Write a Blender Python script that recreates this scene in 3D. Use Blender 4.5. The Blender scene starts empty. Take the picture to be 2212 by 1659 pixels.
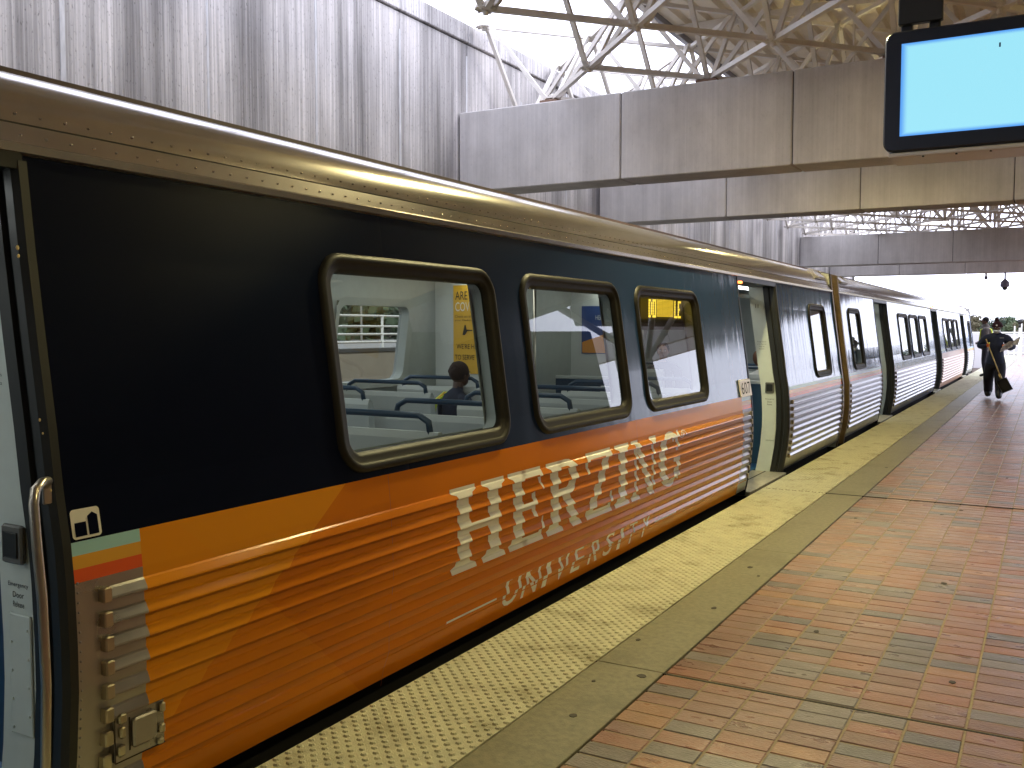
import bpy, bmesh, math, random
from mathutils import Vector, Matrix, Quaternion
random.seed(7)
SC = bpy.context.scene
C = SC.collection

# ------------------------------------------------------------------ camera
cam_d = bpy.data.cameras.new('camera')
cam = bpy.data.objects.new('camera', cam_d); C.objects.link(cam)
CAM = Vector((0, 0, 1.62))
Rr = ((.871548, .028776, -.489465), (.490310, -.049597, .870136), (.000763, -.998355, -.057335))
m = Matrix(((Rr[0][0], -Rr[0][1], -Rr[0][2], CAM.x), (Rr[1][0], -Rr[1][1], -Rr[1][2], CAM.y), (Rr[2][0], -Rr[2][1], -Rr[2][2], CAM.z), (0, 0, 0, 1)))
cam.matrix_world = m
cam_d.sensor_width = 36; cam_d.lens = 36 * 2066.27 / 2212
cam_d.clip_start = .05; cam_d.clip_end = 3000
SC.camera = cam

# ------------------------------------------------------------------ world, sun, exposure
W = bpy.data.worlds.new('World'); SC.world = W; W.use_nodes = True
nt = W.node_tree; nt.nodes.clear()
wo = nt.nodes.new('ShaderNodeOutputWorld'); bg = nt.nodes.new('ShaderNodeBackground')
sky = nt.nodes.new('ShaderNodeTexSky'); sky.sky_type = 'NISHITA'; sky.sun_disc = False
sky.sun_elevation = math.radians(48); sky.sun_rotation = math.radians(60)
mx = nt.nodes.new('ShaderNodeMix'); mx.data_type = 'RGBA'; mx.inputs['Factor'].default_value = .88
mx.inputs['B'].default_value = (20.6, 21.3, 26.0, 1)      # thick even cloud
nt.links.new(sky.outputs[0], mx.inputs['A']); nt.links.new(mx.outputs['Result'], bg.inputs[0])
bg.inputs[1].default_value = .1
nt.links.new(bg.outputs[0], wo.inputs[0])
sun_d = bpy.data.lights.new('sun', 'SUN'); sun_d.energy = .8; sun_d.angle = math.radians(20); sun_d.color = (1, .97, .92)
sun = bpy.data.objects.new('sun', sun_d); C.objects.link(sun)
sun.rotation_euler = Vector((math.sin(math.radians(-60)) * .67, -.4, -.74)).to_track_quat('-Z', 'Y').to_euler()
SC.view_settings.view_transform = 'Standard'; SC.view_settings.look = 'None'
SC.view_settings.exposure = 0.68; SC.view_settings.gamma = 1; SC.view_settings.use_curve_mapping = False
SC.render.engine = 'CYCLES'
cy = SC.cycles
cy.use_denoising = True; cy.max_bounces = 9; cy.diffuse_bounces = 6; cy.glossy_bounces = 4; cy.transparent_max_bounces = 12
cy.transmission_bounces = 4; cy.sample_clamp_indirect = 6; cy.caustics_reflective = False; cy.caustics_refractive = False

# ------------------------------------------------------------------ materials
MATS = {}
def nodes(mt):
    mt.use_nodes = True
    n = mt.node_tree
    return n, n.nodes['Principled BSDF']
def mat(name, col, rough=.5, metal=0, spec=.5, var=0, vscale=8, bump=0, bscale=60, coat=0, stretch=(1, 1, 1), dirt=None, dscale=2, emit=None, estr=0, alpha=1, rvar=0):
    """principled surface: colour varied by noise, fine relief, optional patches of dirt colour"""
    if name in MATS: return MATS[name]
    mt = bpy.data.materials.new(name); MATS[name] = mt
    n, b = nodes(mt); L = n.links.new
    b.inputs['Base Color'].default_value = (*col, 1); b.inputs['Roughness'].default_value = rough
    b.inputs['Metallic'].default_value = metal; b.inputs['Specular IOR Level'].default_value = spec
    b.inputs['Coat Weight'].default_value = coat; b.inputs['Coat Roughness'].default_value = .04
    if emit: b.inputs['Emission Color'].default_value = (*emit, 1); b.inputs['Emission Strength'].default_value = estr
    if var or bump or dirt or rvar:
        g = n.nodes.new('ShaderNodeNewGeometry'); mp = n.nodes.new('ShaderNodeMapping'); mp.inputs['Scale'].default_value = stretch
        L(g.outputs['Position'], mp.inputs[0])
        src = None
        if var:
            no = n.nodes.new('ShaderNodeTexNoise'); no.inputs['Scale'].default_value = vscale; no.inputs['Detail'].default_value = 6; no.inputs['Roughness'].default_value = .6
            L(mp.outputs[0], no.inputs[0])
            mr = n.nodes.new('ShaderNodeMapRange'); mr.inputs[1].default_value = .25; mr.inputs[2].default_value = .75; mr.inputs[3].default_value = 1 - var; mr.inputs[4].default_value = 1 + var
            L(no.outputs[0], mr.inputs[0])
            mu = n.nodes.new('ShaderNodeVectorMath'); mu.operation = 'SCALE'; mu.inputs[0].default_value = col
            L(mr.outputs[0], mu.inputs['Scale']); src = mu.outputs[0]
        if dirt:
            no = n.nodes.new('ShaderNodeTexNoise'); no.inputs['Scale'].default_value = dscale; no.inputs['Detail'].default_value = 8; no.inputs['Roughness'].default_value = .65
            L(mp.outputs[0], no.inputs[0])
            mr = n.nodes.new('ShaderNodeMapRange'); mr.inputs[1].default_value = .52; mr.inputs[2].default_value = .72; mr.inputs[4].default_value = .85
            L(no.outputs[0], mr.inputs[0])
            mi = n.nodes.new('ShaderNodeMix'); mi.data_type = 'RGBA'; mi.inputs['A'].default_value = (*col, 1); mi.inputs['B'].default_value = (*dirt, 1)
            if src: L(src, mi.inputs['A'])
            L(mr.outputs[0], mi.inputs['Factor']); src = mi.outputs['Result']
        if src: L(src, b.inputs['Base Color'])
        if rvar:
            no = n.nodes.new('ShaderNodeTexNoise'); no.inputs['Scale'].default_value = 5; no.inputs['Detail'].default_value = 5
            L(mp.outputs[0], no.inputs[0])
            mr = n.nodes.new('ShaderNodeMapRange'); mr.inputs[1].default_value = .3; mr.inputs[2].default_value = .7; mr.inputs[3].default_value = max(0, rough - rvar); mr.inputs[4].default_value = rough + rvar
            L(no.outputs[0], mr.inputs[0]); L(mr.outputs[0], b.inputs['Roughness'])
        if bump:
            no = n.nodes.new('ShaderNodeTexNoise'); no.inputs['Scale'].default_value = bscale; no.inputs['Detail'].default_value = 4
            L(mp.outputs[0], no.inputs[0])
            bm = n.nodes.new('ShaderNodeBump'); bm.inputs['Strength'].default_value = bump; bm.inputs['Distance'].default_value = .02
            L(no.outputs[0], bm.inputs['Height']); L(bm.outputs[0], b.inputs['Normal'])
    return mt
def emis(name, col, s):
    if name in MATS: return MATS[name]
    mt = bpy.data.materials.new(name); MATS[name] = mt
    n, b = nodes(mt); b.inputs['Base Color'].default_value = (0, 0, 0, 1)
    b.inputs['Emission Color'].default_value = (*col, 1); b.inputs['Emission Strength'].default_value = s
    return mt
def glass(name, tint=(.75, .78, .76), f=1.0):
    mt = bpy.data.materials.new(name); MATS[name] = mt; mt.use_nodes = True
    n = mt.node_tree; n.nodes.clear(); L = n.links.new
    o = n.nodes.new('ShaderNodeOutputMaterial'); t = n.nodes.new('ShaderNodeBsdfTransparent'); g = n.nodes.new('ShaderNodeBsdfGlossy')
    t.inputs[0].default_value = (*tint, 1); g.inputs['Roughness'].default_value = .004; g.inputs['Color'].default_value = (f, f, f, 1)
    fr = n.nodes.new('ShaderNodeFresnel'); fr.inputs[0].default_value = 1.6
    mi = n.nodes.new('ShaderNodeMixShader'); L(fr.outputs[0], mi.inputs[0]); L(t.outputs[0], mi.inputs[1]); L(g.outputs[0], mi.inputs[2]); L(mi.outputs[0], o.inputs[0])
    return mt

def concrete(name, col, streak=.5, joints=0):
    """cast concrete, fins of vertical streaks and dark water stains running from the top"""
    mt = bpy.data.materials.new(name); MATS[name] = mt
    n, b = nodes(mt); L = n.links.new; N = n.nodes.new
    g = N('ShaderNodeNewGeometry')
    def noise(sc, det, st, rough=.6):
        mp = N('ShaderNodeMapping'); mp.inputs['Scale'].default_value = st; L(g.outputs['Position'], mp.inputs[0])
        t = N('ShaderNodeTexNoise'); t.inputs['Scale'].default_value = sc; t.inputs['Detail'].default_value = det; t.inputs['Roughness'].default_value = rough
        L(mp.outputs[0], t.inputs[0]); return t.outputs[0]
    def rng(s, a, bb, c, d):
        r = N('ShaderNodeMapRange'); r.inputs[1].default_value = a; r.inputs[2].default_value = bb; r.inputs[3].default_value = c; r.inputs[4].default_value = d; L(s, r.inputs[0]); return r.outputs[0]
    def mul(a, bb):
        q = N('ShaderNodeMath'); q.operation = 'MULTIPLY'; L(a, q.inputs[0]); L(bb, q.inputs[1]); return q.outputs[0]
    fine = rng(noise(30, 2, (1, 1, .01), .8), .36, .64, 1 - .26 * streak, 1 + .30 * streak)
    broad = rng(noise(2.6, 4, (1, 1, .05)), .42, .66, 1.06, 1 - .62 * streak)
    cloud = rng(noise(1.1, 9, (1, 1, .6), .7), .3, .7, .78, 1.14)
    speck = rng(noise(46, 3, (1, 1, .45)), .30, .40, 1 - .48 * streak, 1)
    v = mul(mul(mul(fine, broad), cloud), speck)
    mu = N('ShaderNodeVectorMath'); mu.operation = 'SCALE'; mu.inputs[0].default_value = col; L(v, mu.inputs['Scale'])
    L(mu.outputs[0], b.inputs['Base Color']); b.inputs['Roughness'].default_value = .85; b.inputs['Specular IOR Level'].default_value = .25
    bm = N('ShaderNodeBump'); bm.inputs['Strength'].default_value = .5; bm.inputs['Distance'].default_value = .02; L(mul(fine, speck), bm.inputs['Height']); L(bm.outputs[0], b.inputs['Normal'])
    return mt

M = {}
M['wall'] = concrete('streaked_wall_concrete', (.60, .575, .57), .85)
M['beam'] = concrete('beam_concrete', (.58, .555, .54), .16)
M['dark_joint'] = mat('joint_dark', (.03, .028, .026), .9)
M['white_steel'] = mat('off_white_painted_steel', (.74, .70, .64), .42, 0, .5, var=.12, vscale=4)
M['deck'] = mat('cream_roof_deck', (.80, .73, .60), .6, var=.12, vscale=2)
M['bolt'] = mat('rusty_bolt', (.2, .12, .08), .7)
M['tactile'] = mat('yellow_tactile', (.52, .505, .36), .6, var=.14, vscale=9, bump=.25, bscale=200, dirt=(.20, .165, .08), dscale=3.4)
M['curbstone'] = mat('olive_granite_curb', (.185, .17, .105), .5, var=.30, vscale=30, bump=.15, bscale=150, dirt=(.10, .09, .05), dscale=1.7)
M['mortar'] = mat('brown_mortar', (.27, .215, .13), .85, var=.25, vscale=25)
brick_cols = [(.245, .105, .068), (.24, .118, .086), (.245, .135, .108), (.285, .142, .075), (.21, .115, .094), (.175, .09, .068), (.11, .10, .105), (.13, .107, .10), (.16, .135, .128)]
brick_w = [8, 8, 8, 4, 5, 4, 3.4, 2.4, 2.0]
BR = [mat('brick_tone_%d' % i, c, .35, 0, .5, var=.24, vscale=7, bump=.22, bscale=45, stretch=(1, 2.5, 1), rvar=.1) for i, c in enumerate(brick_cols)]
M['blue0'] = mat('navy_vinyl_wrap_plain', (.010, .024, .072), .10, 0, .20, bump=.16, bscale=6, stretch=(1, 1, .10))
M['sky_blue_panel'] = mat('pale_blue_wrap', (.13, .20, .33), .12, 0, .20, bump=.30, bscale=6, stretch=(1, 1, .10))
M['cyan'] = mat('pale_cyan_stripe', (.36, .64, .70), .25, coat=.3)
M['yellow'] = mat('amber_stripe', (.72, .36, .04), .25, coat=.3)
M['red'] = mat('red_orange_stripe', (.72, .10, .02), .25, coat=.3)
M['silver'] = mat('brushed_steel', (.42, .39, .36), .33, .85, .5, var=.10, vscale=6, bump=.03, bscale=20, rvar=.08)
M['silver2'] = mat('steel_ribs', (.37, .375, .40), .28, .85, .5, var=.12, vscale=6, bump=.05, bscale=9, stretch=(1, 1, .3))
M['roof'] = mat('satin_roof_steel', (.56, .525, .50), .175, .92, .5, var=.10, vscale=3)
M['roofdark'] = mat('roof_walk_strip', (.09, .06, .07), .6)
M['navy'] = mat('navy_skirt', (.012, .02, .07), .3, coat=.3)
M['black'] = mat('black_rubber', (.011, .012, .011), .45)
M['gasket'] = mat('grimy_window_rubber', (.014, .013, .010), .5, 0, .25, var=.2, vscale=12)
M['cream'] = mat('cream_interior_panel', (.58, .64, .60), .42, var=.05)
M['lining'] = mat('grey_interior_lining', (.42, .44, .41), .5, var=.06)
M['ceiling_in'] = mat('car_ceiling', (.45, .46, .46), .5)
M['bluefloor'] = mat('blue_car_floor', (.02, .13, .30), .45, var=.15)
M['seatblue'] = mat('blue_seat_fabric', (.02, .06, .16), .8)
M['railblue'] = mat('navy_blue_rail', (.015, .045, .09), .35)
M['seatshell'] = mat('pale_seat_shell', (.58, .59, .56), .4)
M['chrome'] = mat('steel_handle', (.50, .45, .38), .34, 1)
M['gold'] = mat('bright_rib_clip', (.55, .49, .36), .28, 1)
M['brown'] = mat('bronze_gangway_trim', (.13, .088, .042), .45, .3, var=.25, vscale=14)
M['white'] = mat('white_vinyl', (.78, .77, .72), .3, coat=.2)
M['letterwhite'] = mat('letter_white', (.74, .73, .70), .3, coat=.3)
M['gap'] = mat('gap_and_rib_shade', (.03, .018, .010), .8)  # dark tone for hatch gaps and for the shade painted under each rib
M['under'] = mat('undercarriage_black', (.006, .006, .006), .9)
M['glass'] = glass('train_window_glass', (.62, .66, .62))
M['lampglass'] = emis('sodium_lens', (1, .80, .35), 160)
M['tube'] = emis('fluorescent_tube', (.95, 1, .97), 4)
M['screen'] = None
def orange_wrap():
    mt = bpy.data.materials.new('orange_wrap'); n, b = nodes(mt); L = n.links.new; N = n.nodes.new
    g = N('ShaderNodeNewGeometry'); s = N('ShaderNodeSeparateXYZ'); L(g.outputs['Position'], s.inputs[0])
    def math_(op, a, bb):
        q = N('ShaderNodeMath'); q.operation = op
        for k, v in enumerate((a, bb)):
            if isinstance(v, (int, float)): q.inputs[k].default_value = v
            else: L(v, q.inputs[k])
        return q.outputs[0]
    # printed diagonal facets: y - 1.35*z against thresholds
    d = math_('SUBTRACT', s.outputs[1], math_('MULTIPLY', s.outputs[2], 1.45))
    f1 = math_('LESS_THAN', d, 1.72)
    d2 = math_('ADD', s.outputs[1], math_('MULTIPLY', s.outputs[2], 1.1))
    f2 = math_('LESS_THAN', d2, 3.3)
    ra = N('ShaderNodeMapRange'); ra.inputs[1].default_value = 5.0; ra.inputs[2].default_value = 9.0; L(s.outputs[1], ra.inputs[0])
    mA = N('ShaderNodeMix'); mA.data_type = 'RGBA'; mA.inputs['A'].default_value = (.60, .175, .010, 1); mA.inputs['B'].default_value = (.66, .27, .03, 1); L(ra.outputs[0], mA.inputs['Factor'])
    mB = N('ShaderNodeMix'); mB.data_type = 'RGBA'; mB.inputs['B'].default_value = (.70, .27, .015, 1); L(mA.outputs['Result'], mB.inputs['A']); L(f1, mB.inputs['Factor'])
    mC = N('ShaderNodeMix'); mC.data_type = 'RGBA'; mC.inputs['B'].default_value = (.72, .25, .012, 1); L(mB.outputs['Result'], mC.inputs['A'])
    L(math_('MULTIPLY', f2, .35), mC.inputs['Factor'])
    L(mC.outputs['Result'], b.inputs['Base Color']); b.inputs['Roughness'].default_value = .17; b.inputs['Specular IOR Level'].default_value = .25
    no = N('ShaderNodeTexNoise'); no.inputs['Scale'].default_value = 5; L(g.outputs['Position'], no.inputs[0])
    bm = N('ShaderNodeBump'); bm.inputs['Strength'].default_value = .06; bm.inputs['Distance'].default_value = .02; L(no.outputs[0], bm.inputs['Height']); L(bm.outputs[0], b.inputs['Normal'])
    return mt
M['orange'] = orange_wrap()
def blue_wrap():
    '''printed wrap: near black at the y<3 end running to mid navy further along'''
    mt = bpy.data.materials.new('navy_vinyl_wrap'); n, b = nodes(mt); L = n.links.new; N = n.nodes.new
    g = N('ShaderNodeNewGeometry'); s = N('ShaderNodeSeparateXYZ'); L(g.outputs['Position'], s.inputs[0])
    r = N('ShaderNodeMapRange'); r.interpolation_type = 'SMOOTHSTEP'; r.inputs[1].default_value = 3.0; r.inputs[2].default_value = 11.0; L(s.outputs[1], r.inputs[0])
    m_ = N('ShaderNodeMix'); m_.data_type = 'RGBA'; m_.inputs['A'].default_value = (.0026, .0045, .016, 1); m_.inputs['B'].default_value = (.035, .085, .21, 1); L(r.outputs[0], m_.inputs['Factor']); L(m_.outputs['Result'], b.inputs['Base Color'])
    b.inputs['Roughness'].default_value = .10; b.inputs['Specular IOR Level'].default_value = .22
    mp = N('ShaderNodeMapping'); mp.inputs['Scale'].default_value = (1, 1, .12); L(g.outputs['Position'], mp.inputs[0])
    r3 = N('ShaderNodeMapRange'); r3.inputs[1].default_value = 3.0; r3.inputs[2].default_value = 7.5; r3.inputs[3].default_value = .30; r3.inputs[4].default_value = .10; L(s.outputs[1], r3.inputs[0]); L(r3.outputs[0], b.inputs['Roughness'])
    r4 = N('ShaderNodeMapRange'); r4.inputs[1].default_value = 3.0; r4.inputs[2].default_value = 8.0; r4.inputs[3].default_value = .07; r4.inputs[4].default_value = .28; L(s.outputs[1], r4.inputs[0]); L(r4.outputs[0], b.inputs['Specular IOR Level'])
    no = N('ShaderNodeTexNoise'); no.inputs['Scale'].default_value = 6; no.inputs['Detail'].default_value = 4; L(mp.outputs[0], no.inputs[0])
    r2 = N('ShaderNodeMapRange'); r2.inputs[1].default_value = 4.0; r2.inputs[2].default_value = 9.0; r2.inputs[3].default_value = .04; r2.inputs[4].default_value = .30; L(s.outputs[1], r2.inputs[0])
    bm = N('ShaderNodeBump'); bm.inputs['Distance'].default_value = .02; L(r2.outputs[0], bm.inputs['Strength']); L(no.outputs[0], bm.inputs['Height']); L(bm.outputs[0], b.inputs['Normal'])
    return mt
M['blue'] = blue_wrap()

# ------------------------------------------------------------------ builders
def tag(o, label=None, cat=None, group=None, kind=None):
    if label: o['label'] = label
    if cat: o['category'] = cat
    if group: o['group'] = group
    if kind: o['kind'] = kind
    return o
def empty(name, loc, label=None, cat=None, group=None, kind=None, rz=0):
    o = bpy.data.objects.new(name, None); C.objects.link(o); o.location = loc; o.rotation_euler.z = rz
    o.empty_display_size = .1
    return tag(o, label, cat, group, kind)
def org(parent):
    v = Vector((0, 0, 0))
    while parent is not None: v = v + parent.location; parent = parent.parent
    return v
class MB:
    def __init__(s): s.v = []; s.f = []; s.mi = []; s.mats = []; s.sm = []
    def _m(s, m):
        if m is None: return 0
        if m not in s.mats: s.mats.append(m)
        return s.mats.index(m)
    def add(s, vs, fs, m=None, smooth=False):
        o = len(s.v); s.v += [tuple(v) for v in vs]; k = s._m(m)
        for f in fs: s.f.append(tuple(o + i for i in f)); s.mi.append(k); s.sm.append(smooth)
    def box(s, x0, x1, y0, y1, z0, z1, m=None):
        vs = [(x, y, z) for z in (z0, z1) for y in (y0, y1) for x in (x0, x1)]
        s.add(vs, [(0, 2, 3, 1), (4, 5, 7, 6), (0, 1, 5, 4), (2, 6, 7, 3), (0, 4, 6, 2), (1, 3, 7, 5)], m)
    def bbox(s, x0, x1, y0, y1, z0, z1, b=.005, m=None):
        """box with chamfered upright and top edges"""
        def ring(z, i): return [(x0 + i, y0 + i + b, z), (x0 + i + b, y0 + i, z), (x1 - i - b, y0 + i, z), (x1 - i, y0 + i + b, z), (x1 - i, y1 - i - b, z), (x1 - i - b, y1 - i, z), (x0 + i + b, y1 - i, z), (x0 + i, y1 - i - b, z)]
        vs = ring(z0, b) + ring(z0 + b, 0) + ring(z1 - b, 0) + ring(z1, b); fs = []
        for k in range(3):
            for i in range(8): j = (i + 1) % 8; fs.append((k * 8 + i, k * 8 + j, k * 8 + 8 + j, k * 8 + 8 + i))
        fs += [tuple(range(7, -1, -1)), tuple(range(24, 32))]
        s.add(vs, fs, m)
    def tube(s, pts, r, n=8, m=None, cap=True, smooth=True, flat=None, up=(0, 0, 1)):
        pts = [Vector(p) for p in pts]; vs = []
        rr = r if isinstance(r, (list, tuple)) else [r] * len(pts)
        for i, p in enumerate(pts):
            t = (pts[min(i + 1, len(pts) - 1)] - pts[max(i - 1, 0)]).normalized()
            u = Vector(up); a = t.cross(u)
            if a.length < 1e-3: a = t.cross(Vector((0, 1, 0)))
            a.normalize(); b = a.cross(t)
            for k in range(n):
                an = 2 * math.pi * (k + .5) / n
                vs.append(p + (a * math.cos(an) + b * math.sin(an)) * rr[i])
        fs = []
        for i in range(len(pts) - 1):
            for k in range(n): j = (k + 1) % n; fs.append((i * n + k, i * n + j, i * n + n + j, i * n + n + k))
        if cap: fs += [tuple(range(n - 1, -1, -1)), tuple((len(pts) - 1) * n + k for k in range(n))]
        s.add(vs, fs, m, smooth)
    def ell(s, c, r, nu=12, nv=8, m=None, z0=-1, z1=1):
        vs = []; fs = []
        for j in range(nv + 1):
            ph = math.asin(z0 + (z1 - z0) * j / nv) if False else (math.asin(z0) + (math.asin(z1) - math.asin(z0)) * j / nv)
            for i in range(nu): th = 2 * math.pi * i / nu; vs.append((c[0] + r[0] * math.cos(ph) * math.cos(th), c[1] + r[1] * math.cos(ph) * math.sin(th), c[2] + r[2] * math.sin(ph)))
        for j in range(nv):
            for i in range(nu): k = (i + 1) % nu; fs.append((j * nu + i, j * nu + k, j * nu + nu + k, j * nu + nu + i))
        s.add(vs, fs, m, True)
    def prism(s, prof, y0, y1, m=None, axis='y', caps=True, closed=True, smooth=False):
        """profile of (a,b) pairs drawn along an axis: y -> (x,z); x -> (y,z); z -> (x,y)"""
        def P(a, b, t): return {'y': (a, t, b), 'x': (t, a, b), 'z': (a, b, t)}[axis]
        n = len(prof); vs = [P(a, b, y0) for a, b in prof] + [P(a, b, y1) for a, b in prof]
        fs = [(i, (i + 1) % n, n + (i + 1) % n, n + i) for i in range(n if closed else n - 1)]
        if caps and closed: fs += [tuple(range(n - 1, -1, -1)), tuple(range(n, 2 * n))]
        s.add(vs, fs, m, smooth)
    def build(s, name, m=None, parent=None, label=None, cat=None, group=None, kind=None, fix=True):
        me = bpy.data.meshes.new(name); o = org(parent)
        me.from_pydata([(a - o.x, b - o.y, c - o.z) for a, b, c in s.v], [], s.f)
        if m: me.materials.append(m)
        for q in s.mats: me.materials.append(q)
        if s.mats: me.polygons.foreach_set('material_index', s.mi)
        if any(s.sm): me.polygons.foreach_set('use_smooth', s.sm)
        me.update()
        if fix:
            b = bmesh.new(); b.from_mesh(me); bmesh.ops.recalc_face_normals(b, faces=b.faces); b.to_mesh(me); b.free()
        ob = bpy.data.objects.new(name, me); C.objects.link(ob); ob.parent = parent
        return tag(ob, label, cat, group, kind)
def inst(name, me, loc, parent=None):
    ob = bpy.data.objects.new(name, me); C.objects.link(ob); ob.parent = parent
    ob.location = Vector(loc) - org(parent); return ob
def rrect(y0, y1, z0, z1, r, n=6):
    p = []
    for cy_, cz_, a0 in ((y1 - r, z1 - r, 0), (y0 + r, z1 - r, 90), (y0 + r, z0 + r, 180), (y1 - r, z0 + r, 270)):
        for k in range(n + 1):
            a = math.radians(a0 + 90 * k / n); p.append((cy_ + r * math.cos(a), cz_ + r * math.sin(a)))
    return p
def text_mesh(body, size, shear=0, ext=0, spacing=1, bold=0):
    cu = bpy.data.curves.new('lettering', 'FONT'); cu.body = body; cu.size = size; cu.shear = shear; cu.space_character = spacing; cu.offset = bold; cu.resolution_u = 3
    ob = bpy.data.objects.new('lettering', cu); C.objects.link(ob)
    dg = bpy.context.evaluated_depsgraph_get(); me = bpy.data.meshes.new_from_object(ob.evaluated_get(dg))
    vs = [v.co.copy() for v in me.vertices]; fs = [tuple(p.vertices) for p in me.polygons]
    bpy.data.objects.remove(ob); bpy.data.curves.remove(cu); bpy.data.meshes.remove(me)
    if vs:
        x0 = min(v.x for v in vs); y0 = min(v.y for v in vs); x1 = max(v.x for v in vs); y1 = max(v.y for v in vs)
        vs = [Vector((v.x - x0, v.y - y0, 0)) for v in vs]
        return vs, fs, x1 - x0, y1 - y0
    return vs, fs, 0, 0
def label_text(name, body, origin, right, up, w, h, m, parent, **k):
    """flat lettering w x h metres, its lower left corner at origin"""
    vs, fs, tw, th = text_mesh(body, 1, **k)
    R_, U_, O_ = Vector(right).normalized(), Vector(up).normalized(), Vector(origin)
    b = MB(); b.add([O_ + R_ * (v.x / tw * w) + U_ * (v.y / th * h) for v in vs], fs, m)
    return b.build(name, None, parent, fix=False)

# ------------------------------------------------------------------ platform
JP = 5.49                      # expansion joints every 5.49 m
JY = [4.21 - 2 * JP + JP * k for k in range(15)]
plat = empty('platform', (0, 20, 0), kind='structure')
b = MB(); b.box(-2.46, 11, -12, 69, -1.3, -.03); b.build('slab', mat('platform_slab_concrete', (.25, .23, .2), .8), plat)
b = MB(); b.box(-1.53, 11, -12, 69, -.03, -.0032); b.build('mortar_bed', M['mortar'], plat)
# tactile tiles, one mesh shared: staggered truncated domes
TL = JP / 6
def tile_mesh():
    b = MB(); x0, x1 = -2.512, -1.893
    b.box(x0, x1, .0015, TL - .0015, -.03, .003)
    ny = 14; dy = (TL / ny); k = 0; x = x0 + .02
    while x < x1 - .012:
        for j in range(ny):
            y = dy * (j + (.25 if k % 2 else .75)); n = 7
            r1, r2, h = .0150, .0092, .0065
            vs = [(x + r1 * math.cos(2 * math.pi * i / n), y + r1 * math.sin(2 * math.pi * i / n), .003) for i in range(n)] + [(x + r2 * math.cos(2 * math.pi * i / n), y + r2 * math.sin(2 * math.pi * i / n), .003 + h) for i in range(n)]
            b.add(vs, [(i, (i + 1) % n, n + (i + 1) % n, n + i) for i in range(n)] + [tuple(range(n, 2 * n))], smooth=False)
        x += .0325; k += 1
    me = bpy.data.meshes.new('tactile_tile'); me.from_pydata(b.v, [], b.f); me.materials.append(M['tactile']); me.update(); return me
tm = tile_mesh()
y = JY[0]
k = 0
while y < 69 - TL:
    if y > -6: inst('tactile_tile', tm, (0, y, random.uniform(-.0006, .0008)), plat)
    y += TL
for j in range(14):
    for h in (0, 1):
        y0 = JY[j] + h * JP / 2; b = MB(); b.bbox(-1.887, -1.548, y0 + .003, y0 + JP / 2 - .003, -.03, .001 + random.uniform(0, .001), .003)
        if y0 > -6: b.build('curb_stone', M['curbstone'], plat)
# bricks
PX_, NR = .2147, 46
PY_ = JP / NR
def cam_px(x, y, z):
    d = Vector((x, y, z)) - CAM
    cx_ = Rr[0][0] * d.x + Rr[1][0] * d.y + Rr[2][0] * d.z; cy_ = Rr[0][1] * d.x + Rr[1][1] * d.y + Rr[2][1] * d.z; cz_ = Rr[0][2] * d.x + Rr[1][2] * d.y + Rr[2][2] * d.z
    if cz_ < .2: return None
    return (.5 + .934 * cx_ / cz_, .5 + .934 * cy_ / cz_ * 4 / 3, cz_)
allb = []
for j in range(14):
    for r in range(NR):
        yc = JY[j] + .012 + (JP - .024) * (r + .5) / NR
        if yc < -4 or yc > 68.5: continue
        for c in range(-1, 50):
            xc = -1.5435 + PX_ * (c + 1.5)
            if xc > 10.5 or (xc > 4 and yc > 40): continue
            allb.append((xc, yc, random.choices(range(9), brick_w)[0]))
vis = []
for t in allb:
    q = cam_px(t[0], t[1], 0)
    if q and -.03 < q[0] < 1.03 and q[1] < 1.04: vis.append((q[2], t))
vis.sort(); near = [t for _, t in vis[:300]]; nearset = set(near)
def brick_geo(xc, yc, dz, sx=0, sy=0):
    hx, hy, c = PX_ / 2 - .0040 + sx, (JP - .024) / NR / 2 - .0042 + sy, .0035
    lo = [(xc + a * hx, yc + e * hy, -.03) for a, e in ((-1, -1), (1, -1), (1, 1), (-1, 1))]
    mid = [(xc + a * hx, yc + e * hy, -c + dz) for a, e in ((-1, -1), (1, -1), (1, 1), (-1, 1))]
    top = [(xc + a * (hx - c), yc + e * (hy - c), dz) for a, e in ((-1, -1), (1, -1), (1, 1), (-1, 1))]
    return lo + mid + top
BF = [(0, 1, 5, 4), (1, 2, 6, 5), (2, 3, 7, 6), (3, 0, 4, 7), (4, 5, 9, 8), (5, 6, 10, 9), (6, 7, 11, 10), (7, 4, 8, 11), (8, 9, 10, 11)]
bmesh_cache = {}
for xc, yc, t in near:
    v = random.randrange(3)
    if (t, v) not in bmesh_cache:
        me = bpy.data.meshes.new('brick'); me.from_pydata(brick_geo(0, 0, 0, random.uniform(-.001, .001), random.uniform(-.001, .0008)), [], BF); me.materials.append(BR[t]); me.update(); bmesh_cache[(t, v)] = me
    o = inst('brick', bmesh_cache[(t, v)], (xc, yc, random.uniform(-.0012, .0012)), plat); o.rotation_euler = (random.uniform(-.006, .006), random.uniform(-.004, .004), random.uniform(-.004, .004))
vs, fs, mi = [], [], []
for tt in allb:
    if tt in nearset: continue
    xc, yc, t = tt; o = len(vs)
    g = brick_geo(xc, yc, random.uniform(-.0010, .0010), random.uniform(-.001, .001), random.uniform(-.001, .001))
    vs += g; F = BF if yc < 25 else BF[4:]
    fs += [tuple(o + i for i in f) for f in F]; mi += [t] * len(F)
me = bpy.data.meshes.new('brick_field'); me.from_pydata(vs, [], fs)
for q in BR: me.materials.append(q)
me.polygons.foreach_set('material_index', mi); me.update()
o = bpy.data.objects.new('brick_field', me); C.objects.link(o); o.parent = plat; o.location = -org(plat); o['kind'] = 'stuff'

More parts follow.
